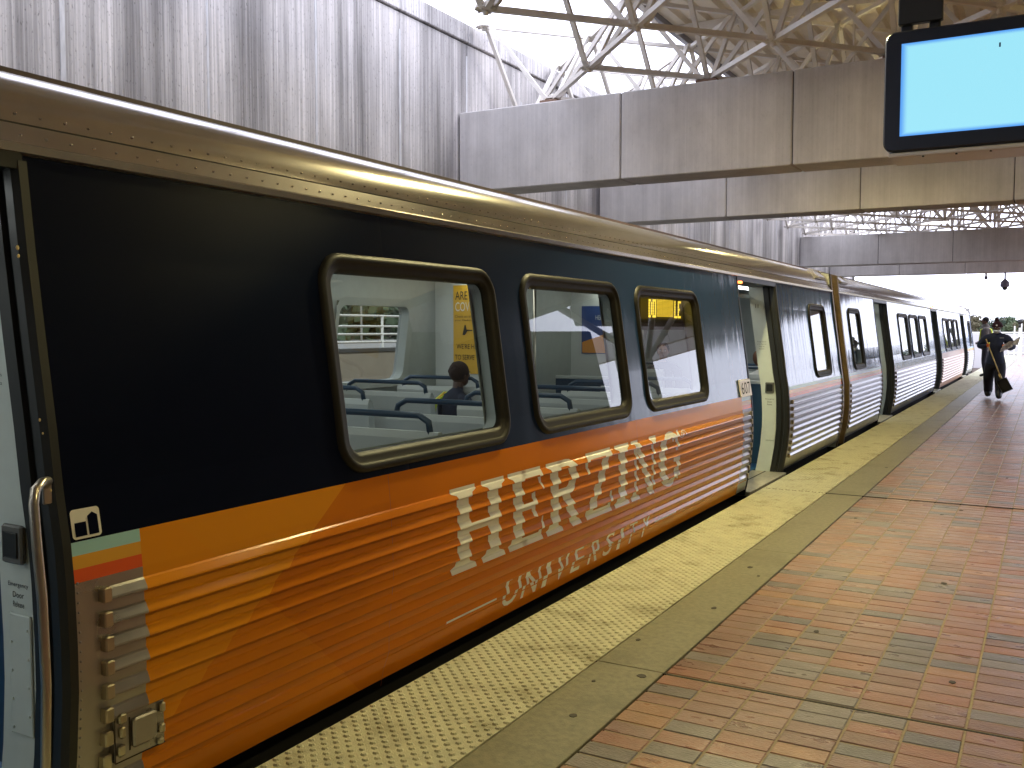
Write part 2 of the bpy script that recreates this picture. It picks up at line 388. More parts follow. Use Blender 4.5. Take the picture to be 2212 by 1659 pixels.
for k, y in enumerate(JY):
    w = .014 if k == 3 else .007
    b = MB(); b.box(-2.5, 10.9, y - w + .0, y + w, -.02, -.0012 if k != 3 else .0042); b.build('expansion_joint', mat('black_sealant', (.02, .017, .013), .8), plat)
gum = mat('dark_gum', (.035, .03, .022), .7); gr = random.Random(11)
for x, y in [(-1.70, 3.55), (-1.62, 4.12), (-1.79, 3.95), (-1.66, 5.35), (-1.83, 4.6), (-1.74, 6.4), (-.35, 4.75), (-1.05, 5.2), (-.55, 6.6)] + [(gr.uniform(-1.85, .5), gr.uniform(2.8, 14)) for _ in range(9)]:
    r_ = gr.uniform(.010, .022); b = MB(); b.prism([(x + r_ * gr.uniform(.7, 1.1) * math.cos(a), y + r_ * gr.uniform(.9, 1.5) * math.sin(a)) for a in [k * .7 for k in range(9)]], .0012, .0034, axis='z'); b.build('gum_spot', gum, plat)

# track bed, rails and ground
b = MB(); b.box(-400, 400, -60, 900, -3.2, -1.62); b.build('ground', mat('dull_ground', (.16, .155, .11), .95, var=.3, vscale=.3), None, kind='structure')
b = MB(); b.box(-6.6, -2.48, -14, 160, -1.62, -1.22); b.build('track_bed', mat('grey_ballast', (.20, .18, .165), .95, var=.4, vscale=25, bump=1, bscale=30), None, kind='structure')
rt = empty('rail_track', (-4.2, 60, -1.22), 'steel running rails on sleepers beyond the last train car', 'track')
for x in (-3.45, -4.95):
    b = MB(); b.prism([(x - .07, -1.10), (x + .07, -1.10), (x + .02, -1.06), (x + .035, -.95), (x - .035, -.95), (x - .02, -1.06)], -14, 160); b.build('rail', mat('worn_rail_steel', (.5, .45, .42), .3, .9), rt)
sm = MB(); sm.box(-5.5, -2.9, 59.88, 60.12, -1.22, -1.10); so = sm.build('sleeper', mat('dark_sleeper', (.14, .11, .09), .9), rt); so.location = (0, 40.5 - 60 + .0, 0)
for k in range(1, 90):
    o = bpy.data.objects.new('sleeper', so.data); C.objects.link(o); o.parent = rt; o.location = (0, 40.5 - 60 + .7 * k, 0)
b = MB(); b.bbox(-2.98, -2.74, 41.5, 120, -.78, -.66, .02); b.build('third_rail_cover', M['white'], rt)

# ------------------------------------------------------------------ concrete wall above the far side of the track
XW = -7.0
wall = empty('concrete_wall', (XW, 15, -1.2), 'high streaked grey concrete wall behind the train with rain stains', 'wall')
y0 = 5.06 - 1.53 * 11; k = 0
while y0 < 40:
    b = MB(); b.bbox(XW - .35, XW, y0 + .006, y0 + 1.53 - .006, 3.15, 5.46, .004); b.build('panel', M['wall'], wall)
    b = MB(); b.bbox(XW - .40, XW + .035, y0 + .004, y0 + 1.53 - .004, 5.475, 5.72, .01); b.build('coping', M['wall'], wall)
    # lime run standing proud on the joint
    b = MB(); w = .012 + .012 * random.random(); b.box(XW - .003, XW + .006, y0 - w, y0 + w, 3.15, 5.46 - random.uniform(0, .5)); b.build('lime_run', mat('lime_white', (.62, .62, .64), .8, var=.2, vscale=30, stretch=(1, 1, .2)), wall)
    y0 += 1.53; k += 1
b = MB(); b.box(XW - .33, XW - .02, -11.7, 40.9, 3.2, 5.70); b.build('backing', M['dark_joint'], wall)
WE = y0

# ------------------------------------------------------------------ concrete beams
def beam(y, zb, zt, xe, label, seg0=-4.65, th=.56):
    e = empty('concrete_beam', (xe, y, zb), label, 'beam', 'concrete cross beams over the train')
    xs = [seg0 + 2.07 * k for k in range(-3, 8)]
    xs = [xe] + [x for x in xs if x > xe + .4]
    for a, c in zip(xs, xs[1:]):
        b = MB(); b.bbox(a + .006, c - .006, y, y + th, zb, zt, .012); b.build('panel', M['beam'], e)
    b = MB(); b.box(xe + .05, xs[-1] - .05, y + .02, y + th - .02, zb + .02, zt - .02); b.build('core', M['dark_joint'], e)
    b = MB(); b.bbox(XW - .33, XW + .0, y, y + th, -1.62, zb - .004 if False else 3.14, .02); b.build('pier', M['beam'], e)
    return e
beam(10.97, 3.455, 4.505, -6.99, 'nearest and deepest concrete beam crossing over the train')
beam(15.35, 3.44, 4.50, -6.9, 'second concrete beam, just behind and below the nearest one')
beam(31.0, 3.60, 4.53, -6.99, 'third concrete beam, beyond the gap under the white truss')
beam(35.7, 3.51, 4.40, -6.99, 'farthest concrete beam, with two devices hanging beneath it')

# ------------------------------------------------------------------ space frame and roof deck
ZL, ZU = 4.62, 5.70
def L_node(i, j): return Vector((-3.65 + 1.05 * i, 9.0 + 1.15 * j, ZL))
def ok(i, j):
    if j < 2 and i < -1: return False
    return -3 <= i <= 9 and -12 <= j <= 23
def pt(i, j):
    p = L_node(i, j)
    if (i + j) % 2: p.z = ZU
    return p
sf = empty('space_frame_roof', (-3.65, 9, ZL), 'white tubular steel space frame truss resting on the concrete beams', 'roof truss')
def member(b, p, q, r=.033, bend=False):
    if bend:      # tubes flatten into the nodes at both ends
        d = q - p; h = Vector((d.x, d.y, 0)).normalized()
        a = p + h * .07; a2 = p + h * .13 + Vector((0, 0, (.045 if d.z > 0 else -.045)))
        c = q - h * .07; c2 = q - h * .13 - Vector((0, 0, (.045 if d.z > 0 else -.045)))
        b.tube([p + h * .02, a, a2, c2, c, q - h * .02], r, 4, smooth=False)
    else: b.tube([p + (q - p) * .02, q - (q - p) * .02], r, 4, smooth=False)
rest = {'lower_chord': MB(), 'upper_chord': MB(), 'diagonal': MB(), 'node_plate': MB()}
cnt = 0
for i in range(-3, 10):
    for j in range(-12, 24):
        if not ok(i, j): continue
        p = pt(i, j); lower = (i + j) % 2 == 0
        vw = (-3 <= i <= 3 and -1 <= j <= 8)
        mm = MB() if vw else rest['node_plate']
        mm.prism([(p.x + .11 * math.cos(a * math.pi / 4 + .39), p.y + .11 * math.sin(a * math.pi / 4 + .39)) for a in range(8)], p.z - .012, p.z + .012, axis='z')
        mm.tube([p - Vector((0, 0, .06)), p + Vector((0, 0, .06))], .028, 8)
        for a in range(4):
            q = p + Vector((.075 * math.cos(a * math.pi / 2), .075 * math.sin(a * math.pi / 2), 0)); mm.tube([q - Vector((0, 0, .03)), q + Vector((0, 0, .03))], .014, 6, m=None)
        if vw: mm.build('node_plate', M['white_steel'], sf)
        for di, dj in ((1, 1), (1, -1)):
            if ok(i + di, j + dj):
                q = pt(i + di, j + dj); nm = 'lower_chord' if lower else 'upper_chord'
                mm = MB() if vw else rest[nm]; member(mm, p, q, .038 if lower else .034)
                if vw: mm.build(nm, M['white_steel'], sf)
        if lower:
            for di, dj in ((1, 0), (-1, 0), (0, 1), (0, -1)):
                if ok(i + di, j + dj):
                    q = pt(i + di, j + dj); mm = MB() if vw else rest['diagonal']; member(mm, p, q, .036, True)
                    if vw: mm.build('diagonal', M['white_steel'], sf)
for nm, mm in rest.items(): mm.build(nm, M['white_steel'], sf, kind='stuff', fix=False)
for i, j in [(i, 2) for i in range(-2, 6, 2)] + [(i, 6) for i in range(-2, 6, 2)] + [(i, 20) for i in range(-2, 6, 2)]:
    p = pt(i, j); b = MB(); b.bbox(p.x - .13, p.x + .13, p.y - .13, p.y + .13, 4.506, 4.585, .006); b.build('bearing_pad', M['bolt'], sf)
# corrugated deck, in strips
dk = empty('roof_deck', (-4.7, 12, 5.85), 'cream corrugated metal roof deck seen from below above the truss', 'roof')
x = -4.72
while x < 6.2:
    b = MB(); pr = []; n = 5
    for k in range(n):
        u = x + .30 * k
        pr += [(u, 5.86), (u + .17, 5.86), (u + .20, 5.93), (u + .27, 5.93)]
    pr.append((x + 1.5, 5.86))
    b.prism(pr, -12, 36.2, closed=False, caps=False); b.build('roof_panel', M['deck'], dk, fix=False)
    b = MB(); b.box(x, x + 1.498, -12, 36.2, 5.95, 5.98); b.build('roof_cover', M['deck'], dk)
    x += 1.5
b = MB(); b.box(-4.80, -4.725, -12, 36.25, 5.78, 6.02); b.build('edge_channel', mat('grey_fascia', (.25, .25, .28), .5), dk)
for y in range(-11, 37, 4):
    b = MB(); b.box(-4.7, 6.2, y, y + .07, 5.75, 5.855); b.build('purlin', M['white_steel'], dk)
# hanging lamps (sodium) over the platform edge
def lamp(x, y, z, ztop, label, e):
    t = empty('platform_lamp', (x, y, z), label, 'lamp', 'sodium lamps over the platform edge')
    b = MB(); b.tube([(x, y, z + .22), (x, y, ztop)], .015, 8); b.build('rod', M['white_steel'], t)
    b = MB(); b.tube([(x, y, z + .24), (x, y, z + .20), (x, y, z + .10), (x, y, z)], [.06, .10, .20, .24], 20, cap=False); b.build('shade', mat('lamp_shade_grey', (.25, .24, .22), .5), t)
    b = MB(); b.ell((x, y, z + .03), (.17, .17, .07), 16, 6); b.build('lens', M['lampglass'], t)
    l = bpy.data.lights.new('sodium', 'SPOT'); l.energy = e; l.spot_size = math.radians(150); l.spot_blend = .22; l.color = (1, .90, .46); l.shadow_soft_size = .09
    lo = bpy.data.objects.new('bulb', l); C.objects.link(lo); lo.parent = t; lo.location = (0, 0, -.13)
lamp(-2.2, 7.05, 4.62, 5.75, 'sodium lamp hanging over the platform edge nearest the camera', 300)
lamp(-2.3, 13.0, 4.02, 5.75, 'sodium lamp hanging between the two nearest beams', 14)
lamp(-2.3, 20.4, 5.0, 5.75, 'sodium lamp hanging above the second beam', 35)
lamp(2.2, 2.5, 4.72, 5.75, 'unseen fill lamp added over the platform right of the camera', 55)  # unseen fill lamp, added to brighten the train side
lamp(2.2, 8.5, 4.72, 5.75, 'unseen fill lamp added over the platform right of the video screen', 25)  # second added fill lamp for the train side, out of frame

# ------------------------------------------------------------------ trains
PZ = [-.05, .02, .08, .31, .52, .66, .85, .97, 1.13, 1.32, 1.57, 1.85, 2.14, 2.4]
PXP = [-2.62, -2.605, -2.593, -2.557, -2.54, -2.54, -2.548, -2.56, -2.588, -2.612, -2.65, -2.69, -2.725, -2.755]
def base(z):
    if z <= PZ[0]: return PXP[0]
    for a in range(len(PZ) - 1):
        if z <= PZ[a + 1]:
            t = (z - PZ[a]) / (PZ[a + 1] - PZ[a]); return PXP[a] + t * (PXP[a + 1] - PXP[a])
    return PXP[-1]
RIB = [.816 - .0765 * k for k in range(9)]
RP = [(0, 0), (-.006, .0065), (-.030, .0185), (-.036, .0195), (-.0395, .0165), (-.041, 0)]    # (dz, out)
def ribx(z):
    for t in RIB:
        d = z - t
        if -.041 <= d <= 0:
            for (a, xa), (c, xc) in zip(RP, RP[1:]):
                if c <= d <= a: return base(z) + xa + (xc - xa) * ((a - d) / (a - c) if a != c else 0)
    return base(z)
XF = -8.34            # mirror of the near side about the car's centre line: x -> XF/… far side x = 2*XC - x
XC = -4.20
def far(x): return 2 * XC - x

def car(S, label, E, skin, rmat, ribm, detail, name='train_car', endpanel=None):
    """one car from y=S to y=E, doors and windows at their real pitch"""
    t = empty(name, (XC, (S + E) / 2, -1.1), label, 'train car', 'coupled train cars standing at the platform')
    doors = [S + 3.18 + 9.07 * k for k in range(3)]; doors = [(d, d + 1.53) for d in doors]
    wins = [(S + .61, S + 1.62)]
    for d in doors[:2]:
        for k in range(3): wins.append((d[1] + 1.29 + 1.748 * k, d[1] + 1.29 + 1.748 * k + 1.455))
    wins.append((E - 1.68, E - .67))
    WZ0, WZ1 = 1.0, 1.95; ins = .052; DT = 2.125
    # ---- near side skin
    ys = {S, E}
    for a, c in doors: ys |= {a, c}
    for a, c in wins: ys |= {a + ins, c - ins}
    for v in skin['breaks']: ys.add(v)
    ys = sorted(v for v in ys if S <= v <= E)
    zs = sorted({.033, .08, .2, .31, .42, .52, .60, .66, .75, .85, .891, .932, .973, WZ0 + ins, 1.13, 1.32, 1.57, 1.75, 1.85, WZ1 - ins, 2.0, DT, 2.14})
    b = MB()
    for ya, yb in zip(ys, ys[1:]):
        ym = (ya + yb) / 2
        if yb - ya < 1e-4: continue
        for za, zb in zip(zs, zs[1:]):
            zm = (za + zb) / 2
            if any(d0 < ym < d1 for d0, d1 in doors) and zm < DT: continue
            if any(w0 < ym < w1 for w0, w1 in wins) and WZ0 + ins - .001 < zm < WZ1 - ins + .001 and any(w0 + ins - .001 <= ym <= w1 - ins + .001 for w0, w1 in wins): continue
            b.add([(base(za), ya, za), (base(za), yb, za), (base(zb), yb, zb), (base(zb), ya, zb)], [(0, 1, 2, 3)], skin['f'](ym, zm))
    b.build('side_panel', None, t, fix=False)
    # ---- far side skin (seen only from inside or from beyond)
    b = MB()
    fw = [(a, c) for a, c in wins]
    ys2 = sorted({S, E} | {v for a, c in fw for v in (a + .15, c - .15)})
    for ya, yb in zip(ys2, ys2[1:]):
        ym = (ya + yb) / 2
        for za, zb in ((.033, .52), (.52, 1.08), (1.08, 1.88), (1.88, 2.14)):
            if za == 1.08 and any(a + .149 < ym < c - .149 for a, c in fw): continue
            b.add([(far(base(za)), ya, za), (far(base(za)), yb, za), (far(base(zb)), yb, zb), (far(base(zb)), ya, zb)], [(0, 3, 2, 1)], M['silver'])
    b.build('far_side_panel', None, t, fix=False)
    b = MB()
    for ya, yb in zip(ys2, ys2[1:]):
        ym = (ya + yb) / 2
        for za, zb in ((0, .9), (.9, 1.08), (1.08, 1.88), (1.88, 2.2)):
            if za == 1.08 and any(a + .149 < ym < c - .149 for a, c in fw): continue
            b.add([(far(base(za)) + .10, ya, za), (far(base(za)) + .10, yb, za), (far(base(zb)) + .10, yb, zb), (far(base(zb)) + .10, ya, zb)], [(0, 3, 2, 1)], M['lining'])
    b.build('far_lining', None, t, fix=False)
    for a, c in fw:
        o = rrect(a + .12, c - .12, 1.05, 1.91, .11); i_ = rrect(a + .19, c - .19, 1.12, 1.84, .09); n = len(o); b = MB()
        X = lambda z: far(base(z))
        b.add([(X(z) + .13, y, z) for y, z in o] + [(X(z) + .112, y, z) for y, z in i_] + [(X(z) - .01, y, z) for y, z in i_], [(k, (k + 1) % n, n + (k + 1) % n, n + k) for k in range(n)] + [(n + k, n + (k + 1) % n, 2 * n + (k + 1) % n, 2 * n + k) for k in range(n)], M['lining'])
        w = b.build('far_window', None, t, fix=False)
        b = MB(); b.add([(X(z) + .02, y, z) for y, z in rrect(a + .15, c - .15, 1.08, 1.88, .09)], [tuple(range(n))]); b.build('pane', M['glass'], w, fix=False)
    # ---- near side lining with window reveals
    ys3 = sorted({S, E} | {v for a, c in wins for v in (a + .08, c - .07)} | {v for d in doors for v in d})
    b = MB()
    for ya, yb in zip(ys3, ys3[1:]):
        ym = (ya + yb) / 2
        if any(d0 < ym < d1 for d0, d1 in doors): continue
        for za, zb in ((0, .5), (.5, 1.08), (1.08, 1.87), (1.87, 2.2)):
            if za == 1.08 and any(w0 + .079 < ym < w1 - .069 for w0, w1 in wins): continue
            b.add([(base(za) - .12, ya, za), (base(za) - .12, yb, za), (base(zb) - .12, yb, zb), (base(zb) - .12, ya, zb)], [(0, 1, 2, 3)], M['lining'])
    b.build('near_lining', None, t, fix=False)
    # ---- windows: swollen rubber gasket, pale inner reveal, tinted pane
    for a, c in wins:
        prof = [(0, -.002), (.005, .012), (.016, .021), (.030, .022), (.040, .014), (.044, .009), (.066, .010), (.080, .002), (.092, -.028)]
        b = MB(); n = 28
        for k, (ofs, h) in enumerate(prof):
            rr_ = rrect(a + ofs, c - ofs, WZ0 + ofs, WZ1 - ofs, max(.05, .15 - ofs))
            n = len(rr_)
            vs = [(base(z) + h, y, z) for y, z in rr_]
            if k == 0: b.v += vs
            else:
                o = len(b.v); b.v += vs; mi_ = b._m(M['gasket'])
                for q in range(n): b.f.append((o - n + q, o - n + (q + 1) % n, o + (q + 1) % n, o + q)); b.mi.append(mi_); b.sm.append(True)
        w = b.build('window', None, t, fix=False)
        r1 = rrect(a + .088, c - .088, WZ0 + .088, WZ1 - .088, .065); r2 = rrect(a + .055, c - .045, WZ0 + .07, WZ1 - .07, .09); n = len(r1)
        b = MB(); b.add([(base(z) - .028, y, z) for y, z in r1] + [(base(z) - .115, y, z) for y, z in r2], [(k, n + k, n + (k + 1) % n, (k + 1) % n) for k in range(n)], M['lining'], True); b.build('reveal', None, w, fix=False)
        b = MB(); r3 = rrect(a + .087, c - .087, WZ0 + .087, WZ1 - .087, .065); x0, x1 = base(WZ0 + .087) - .018, base(WZ1 - .087) - .018
        b.add([(x0 + (x1 - x0) * (z - WZ0 - .087) / (WZ1 - WZ0 - .174), y, z) for y, z in r3], [tuple(range(len(r3)))]); b.build('pane', M['glass'], w, fix=False)
    # ---- ribs
    secs = []; prev = S + .05
    for d0, d1 in doors + [(E - .05, E)]:
        ya, yb = prev, (d0 if d1 < E else E - .05)
        secs.append((ya, yb)); prev = d1
    for si, (ya, yb) in enumerate(secs):
        ya2 = ya + (.10 if ya > S + .2 else .05); yb2 = yb - .07
        cuts = [ya2] + [v for v in skin['breaks'] if ya2 + .02 < v < yb2 - .02] + [yb2]
        for ki, zt in enumerate(RIB):
            for ca, cb in zip(cuts, cuts[1:]):
                if skin.get('skip') and skin['skip']((ca + cb) / 2, zt): continue
                b = MB(); pf = [(base(zt + dz) + ox, zt + dz) for dz, ox in RP]; pf = pf[:1] + pf[1:] + [(base(zt - .041) - .004, zt - .041), (base(zt) - .004, zt)]
                b.prism(pf, ca, cb, ribm((ca + cb) / 2, si), smooth=False)
                gk = b._m(M['gap']); b.mi[4] = gk; rb = b.build('rib', None, t)  # underside face coloured dark as the rib's painted shadow line
            if detail or ki % 1 == 0:
                for yy, sg in ((ya2 + .012, 1), (yb2 - .012, -1)):
                    b = MB(); b.bbox(base(zt - .02) - .004, base(zt - .02) + .0265, yy - .016, yy + .016, zt - .044, zt + .004, .004); b.build('rib_clip', M['gold'] if detail else M['brown'], t)
    # ---- doors: rubber jambs, cream pocket faces, sill plate
    for d0, d1 in doors:
        fr = empty('doorway', (base(.6), (d0 + d1) / 2, 0)); fr.parent = t; fr.location -= t.location
        for yy, sg in ((d0, 1), (d1, -1)):
            zl = [-.03, .08, .31, .52, .66, .85, .97, 1.13, 1.32, 1.57, 1.85, 2.0, 2.125]
            b = MB()     # black rubber: a curved strip standing in the opening, with a groove
            sec = [(.006, -.012), (.006, .016), (-.015, .030), (-.05, .030), (-.055, .018), (-.075, .018), (-.08, .034), (-.135, .034), (-.14, -.012)]
            vs = [(base(z) + sx, yy + sg * sy, z) for z in zl for sx, sy in sec]; n = len(sec)
            b.add(vs, [(k * n + q, k * n + (q + 1) % n, k * n + n + (q + 1) % n, k * n + n + q) for k in range(len(zl) - 1) for q in range(n)], M['black']); b.build('jamb_rubber', None, fr)
            b = MB(); sec = [(-.14, -.02), (-.14, .028), (-.30, .028), (-.30, -.02)]; n = 4
            b.add([(base(z) + sx, yy + sg * sy, z) for z in zl for sx, sy in sec], [(k * n + q, k * n + (q + 1) % n, k * n + n + (q + 1) % n, k * n + n + q) for k in range(len(zl) - 1) for q in range(n)], M['cream']); pp = b.build('pocket_panel', None, fr)
            if sg < 0 and detail:
                yf = yy - .0295
                label_text('number', '11', (base(1.87) - .245, yf, 1.86), (1, 0, 0), (0, 0, 1), .035, .045, M['dark_joint'], fr)
                for q, ln in enumerate(('Emergency', 'Door', 'Release')):
                    wd = .10 if q == 0 else .055; label_text('notice', ln, (base(.8) - .26 + (.10 - wd) / 2, yf, .82 - q * .03), (1, 0, 0), (0, 0, 1), wd, .018, M['dark_joint'], fr)
                for q, ln in enumerate(('Keep hands', 'and objects', 'clear of', 'doors')):
                    wd = .10 if q < 2 else .06; label_text('notice', ln, (base(1.45) - .275 + (.10 - wd) / 2, yf, 1.47 - q * .026), (1, 0, 0), (0, 0, 1), wd, .015, M['dark_joint'], fr)
                b = MB(); b.bbox(base(.93) - .25, base(.93) - .15, yf - .02, yf, .90, 1.02, .006); b.build('release_box', mat('latch_grey', (.12, .12, .11), .4), fr)
                b = MB(); b.bbox(base(.93) - .235, base(.93) - .165, yf - .024, yf - .02, .92, 1.0, .003); b.build('release_cover', M['black'], fr)
                b = MB(); b.bbox(base(.5) - .26, base(.5) - .15, yf - .006, yf, .36, .74, .004)
                for q in range(8): b.ell((base(.5) - .245 + .08 * (q % 2), yf - .007, .38 + .045 * q), (.005, .004, .005), 6, 4)
                b.build('access_cover', M['cream'], fr)
        b = MB(); b.box(base(2.12) - .30, base(2.12) + .004, d0 + .001, d1 - .001, 2.10, 2.16, M['black']); b.build('header', None, fr)
        b = MB(); b.bbox(-2.95, -2.560, d0 + .02, d1 - .02, -.04, .004, .004, mat('worn_tan_sill', (.46, .43, .33), .5, .3, var=.25, vscale=18))
        b.build('sill_plate', None, fr)
        b = MB(); b.box(-2.95 - .01, -2.60, d0 + .02, d1 - .02, .0045, .008, M['dark_joint']) if False else b.box(-2.80, -2.785, d0 + .03, d1 - .03, .002, .006, M['dark_joint']); b.build('sill_groove', None, fr)
    # ---- gutter and roof
    b = MB(); b.prism([(-2.728, 2.141), (-2.712, 2.150), (-2.708, 2.172), (-2.722, 2.180), (-2.744, 2.238), (-2.76, 2.236), (-2.76, 2.141)], S, E); b.build('gutter_rail', M['roof'], t)
    rp = [(-2.752, 2.243), (-2.757, 2.27), (-2.772, 2.32), (-2.80, 2.365), (-2.845, 2.402), (-2.91, 2.432), (-3.0, 2.455), (-3.15, 2.478), (-3.5, 2.52), (XC, 2.55)]
    rp = rp + [(far(x), z) for x, z in rp[-2::-1]]
    b = MB(); b.prism(rp, S + .02, E - .02, closed=False, caps=False, smooth=True); b.build('roof', M['roof'], t, fix=False)
    b = MB(); b.box(-2.765, -2.748, S, E, 2.2385, 2.2445); b.build('roof_seam', M['dark_joint'], t)
    b = MB(); b.prism([(-2.985, 2.452), (-2.985, 2.470), (-3.05, 2.482), (-3.05, 2.46)], S + .3, E - .3); b.build('roof_strip', M['roofdark'], t)
    b = MB()
    y = S + .1
    while y < min(E, 15) if detail else y < S + 6:
        for zz, xo in ((2.272, -2.757), (2.205, -2.731)):
            n = 6; r = .0052
            b.add([(xo + .001, y + r * math.cos(k * math.pi / 3), zz + r * math.sin(k * math.pi / 3)) for k in range(n)] + [(xo + .0045, y + r * .5 * math.cos(k * math.pi / 3), zz + r * .5 * math.sin(k * math.pi / 3)) for k in range(n)], [(k, (k + 1) % n, n + (k + 1) % n, n + k) for k in range(n)] + [tuple(range(n, 2 * n))], None, True)
        y += .085
    b.build('rivet_rows', M['roof'], t, kind='stuff')
    for yy in ((S + .35, S + .85), (E - .85, E - .35)):
        fr = MB(); P = lambda u: (-2.775 - .10 * u, 2.325 + .08 * u)
        fr.add([(P(0)[0] + .02, yy[0], P(0)[1]), (P(0)[0] + .02, yy[1], P(0)[1]), (P(1)[0] + .02, yy[1], P(1)[1] + .02), (P(1)[0] + .02, yy[0], P(1)[1] + .02)], [(0, 1, 2, 3)], M['dark_joint'])
        v = fr.build('roof_vent', None, t, fix=False)
        for q in range(6):
            u = .08 + q * .165; b = MB(); x_, z_ = P(u); b.box(x_ + .022, x_ + .034, yy[0] + .03, yy[1] - .03, z_ + .004, z_ + .012); b.build('slat', M['silver'], v)
        b = MB()
        for ya, yb in ((yy[0] - .02, yy[0] + .02), (yy[1] - .02, yy[1] + .02)):
            b.prism([(-2.757, 2.30), (-2.735, 2.31), (-2.84, 2.44), (-2.875, 2.43)], ya, yb)
        b.prism([(-2.755, 2.300), (-2.735, 2.305), (-2.745, 2.33), (-2.765, 2.325)], yy[0] + .022, yy[1] - .022)
        b.prism([(-2.845, 2.41), (-2.835, 2.43), (-2.88, 2.445), (-2.88, 2.425)], yy[0] + .022, yy[1] - .022); b.build('vent_frame', M['silver'], v)
    # ---- floor, ceiling, ends, underside
    b = MB(); b.box(far(-2.95), -2.952, S + .05, E - .05, -.03, .0); b.build('floor', M['bluefloor'], t)
    b = MB(); b.box(far(-2.78), -2.78, S + .05, E - .05, 2.16, 2.19)
    b.build('ceiling', M['ceiling_in'], t)
    for xx in (-3.35, -5.05):
        n = int((E - S - 1) / 2.2)
        for k in range(n):
            ya = S + .7 + k * 2.2; b = MB(); b.bbox(xx - .09, xx + .09, ya, ya + 1.9, 2.125, 2.159, .01); b.build('ceiling_light', M['tube'], t)
    b = MB(); b.box(-3.1, -3.06, S + .1, E - .1, 1.98, 2.02); b.build('ad_rail', M['seatshell'], t)
    for yy, sg in ((S, 1), (E, -1)):
        zl = [-.05, .31, .52, .85, 1.13, 1.57, 2.14, 2.40]
        pf = [(base(z), z) for z in zl] + [(-2.95, 2.44), (XC, 2.53)]; pf = pf + [(far(x), z) for x, z in pf[-2::-1]]
        b = MB(); b.prism([(x - .004 if x > XC else x + .004, z) for x, z in pf], yy + sg * .03, yy + sg * .06); b.build('end_wall', M['lining'], t)
        b = MB()     # bronze end trim standing proud all along the section
        for (xa, za), (xb, zb) in zip(pf, pf[1:]):
            pass
        n = len(pf); o1 = [(x + .016 if x > XC else x - .016, z + .0) for x, z in pf]
        b.add([(x, yy - sg * .015, z) for x, z in o1] + [(x, yy + sg * .055, z) for x, z in o1], [(k, k + 1, n + k + 1, n + k) for k in range(n - 1)], M['brown'])
        b.add([(x, yy - sg * .015, z) for x, z in o1] + [(x - .13 if x > XC else x + .13, yy - sg * .015, z - (.1 if z > 2.3 else 0)) for x, z in o1], [(k, k + 1, n + k + 1, n + k) for k in range(n - 1)], M['brown'])
        b.build('end_trim', None, t, fix=False)
    b = MB(); b.box(far(-2.72), -2.72, S + .1, E - .1, -.75, -.04); b.build('underframe', M['under'], t)
    for yy in (S + 3.4, S + 5.6, E - 5.6, E - 3.4):
        for xx in (-3.45, -4.95):
            b = MB(); b.tube([(xx - .06, yy, -.58), (xx + .06, yy, -.58)], .38, 20); b.build('wheel', M['under'], t)
    # ---- seats: pale shells with navy rails, two by two either side of the aisle
    sb = MB()
    def seat_geo():
        sh = MB()
        pr = [(-.02, .0), (.06, .0), (.06, .30), (.44, .34), (.46, .42), (.10, .46), (.03, .56), (-.02, 1.03), (-.045, 1.07), (-.075, 1.07), (-.085, 1.03), (-.05, .5)]
        sh.prism(pr, 0, .98, axis='x')
        return sh
    sg_ = seat_geo()
    sme = bpy.data.meshes.new('seat'); sme.from_pydata(sg_.v, [], sg_.f); sme.materials.append(M['seatshell']); sme.update()
    bb_ = bmesh.new(); bb_.from_mesh(sme); bmesh.ops.recalc_face_normals(bb_, faces=bb_.faces); bb_.to_mesh(sme); bb_.free()
    pad = MB(); pad.prism([(.075, .455), (.43, .415), (.44, .45), (.09, .50), (.045, .60), (.0, .95), (-.012, .94), (.03, .56)], .05, .93, axis='x')
    pme = bpy.data.meshes.new('cushion'); pme.from_pydata(pad.v, [], pad.f); pme.materials.append(M['seatblue']); pme.update()
    ra = MB(); ra.tube([(.06, -.06, 1.05), (.075, -.055, 1.12), (.14, -.05, 1.155), (.84, -.05, 1.155), (.905, -.055, 1.12), (.92, -.06, 1.05)], .019, 8)
    rme = bpy.data.meshes.new('grab_rail'); rme.from_pydata(ra.v, [], ra.f); rme.materials.append(M['railblue']); rme.update(); rme.polygons.foreach_set('use_smooth', [True] * len(rme.polygons))
    for (d0, d1), nx in zip(doors, doors[1:] + [(E + 2.5, 0)]):
        lo, hi = d1 + .75, min(nx[0] - .45, E - .7)
        if not detail: lo, hi = lo, min(hi, lo + 2.4)
        yy = lo
        while yy < hi - .3:
            for xx in (-3.80, -5.60):
                s_ = inst('seat', sme, (xx, yy, 0), t); inst('cushion', pme, (xx, yy, 0), s_); inst('grab_rail', rme, (xx, yy, 0), s_)
            yy += .86
    # draught screens beside the doors, poles
    for d0, d1 in doors:
        for yy, s2 in ((d0 - .24, -1), (d1 + .24, 1)):
            if not (S < yy < E): continue
            for xx in ((-3.62, -2.80), (far(-2.80), far(-3.55))):
                b = MB(); b.bbox(min(xx), max(xx), yy - .02, yy + .02, .05, .98, .004, M['railblue']); b.bbox(min(xx), max(xx), yy - .024, yy + .024, .985, 1.02, .004, M['seatshell']); b.build('draught_screen', None, t)
                xp = xx[0] if xx[0] == -3.62 else xx[1]
                b = MB(); b.tube([(xp, yy, .0), (xp, yy, 2.16)], .017, 10); b.build('pole', M['chrome'], t)
    return t, doors, wins

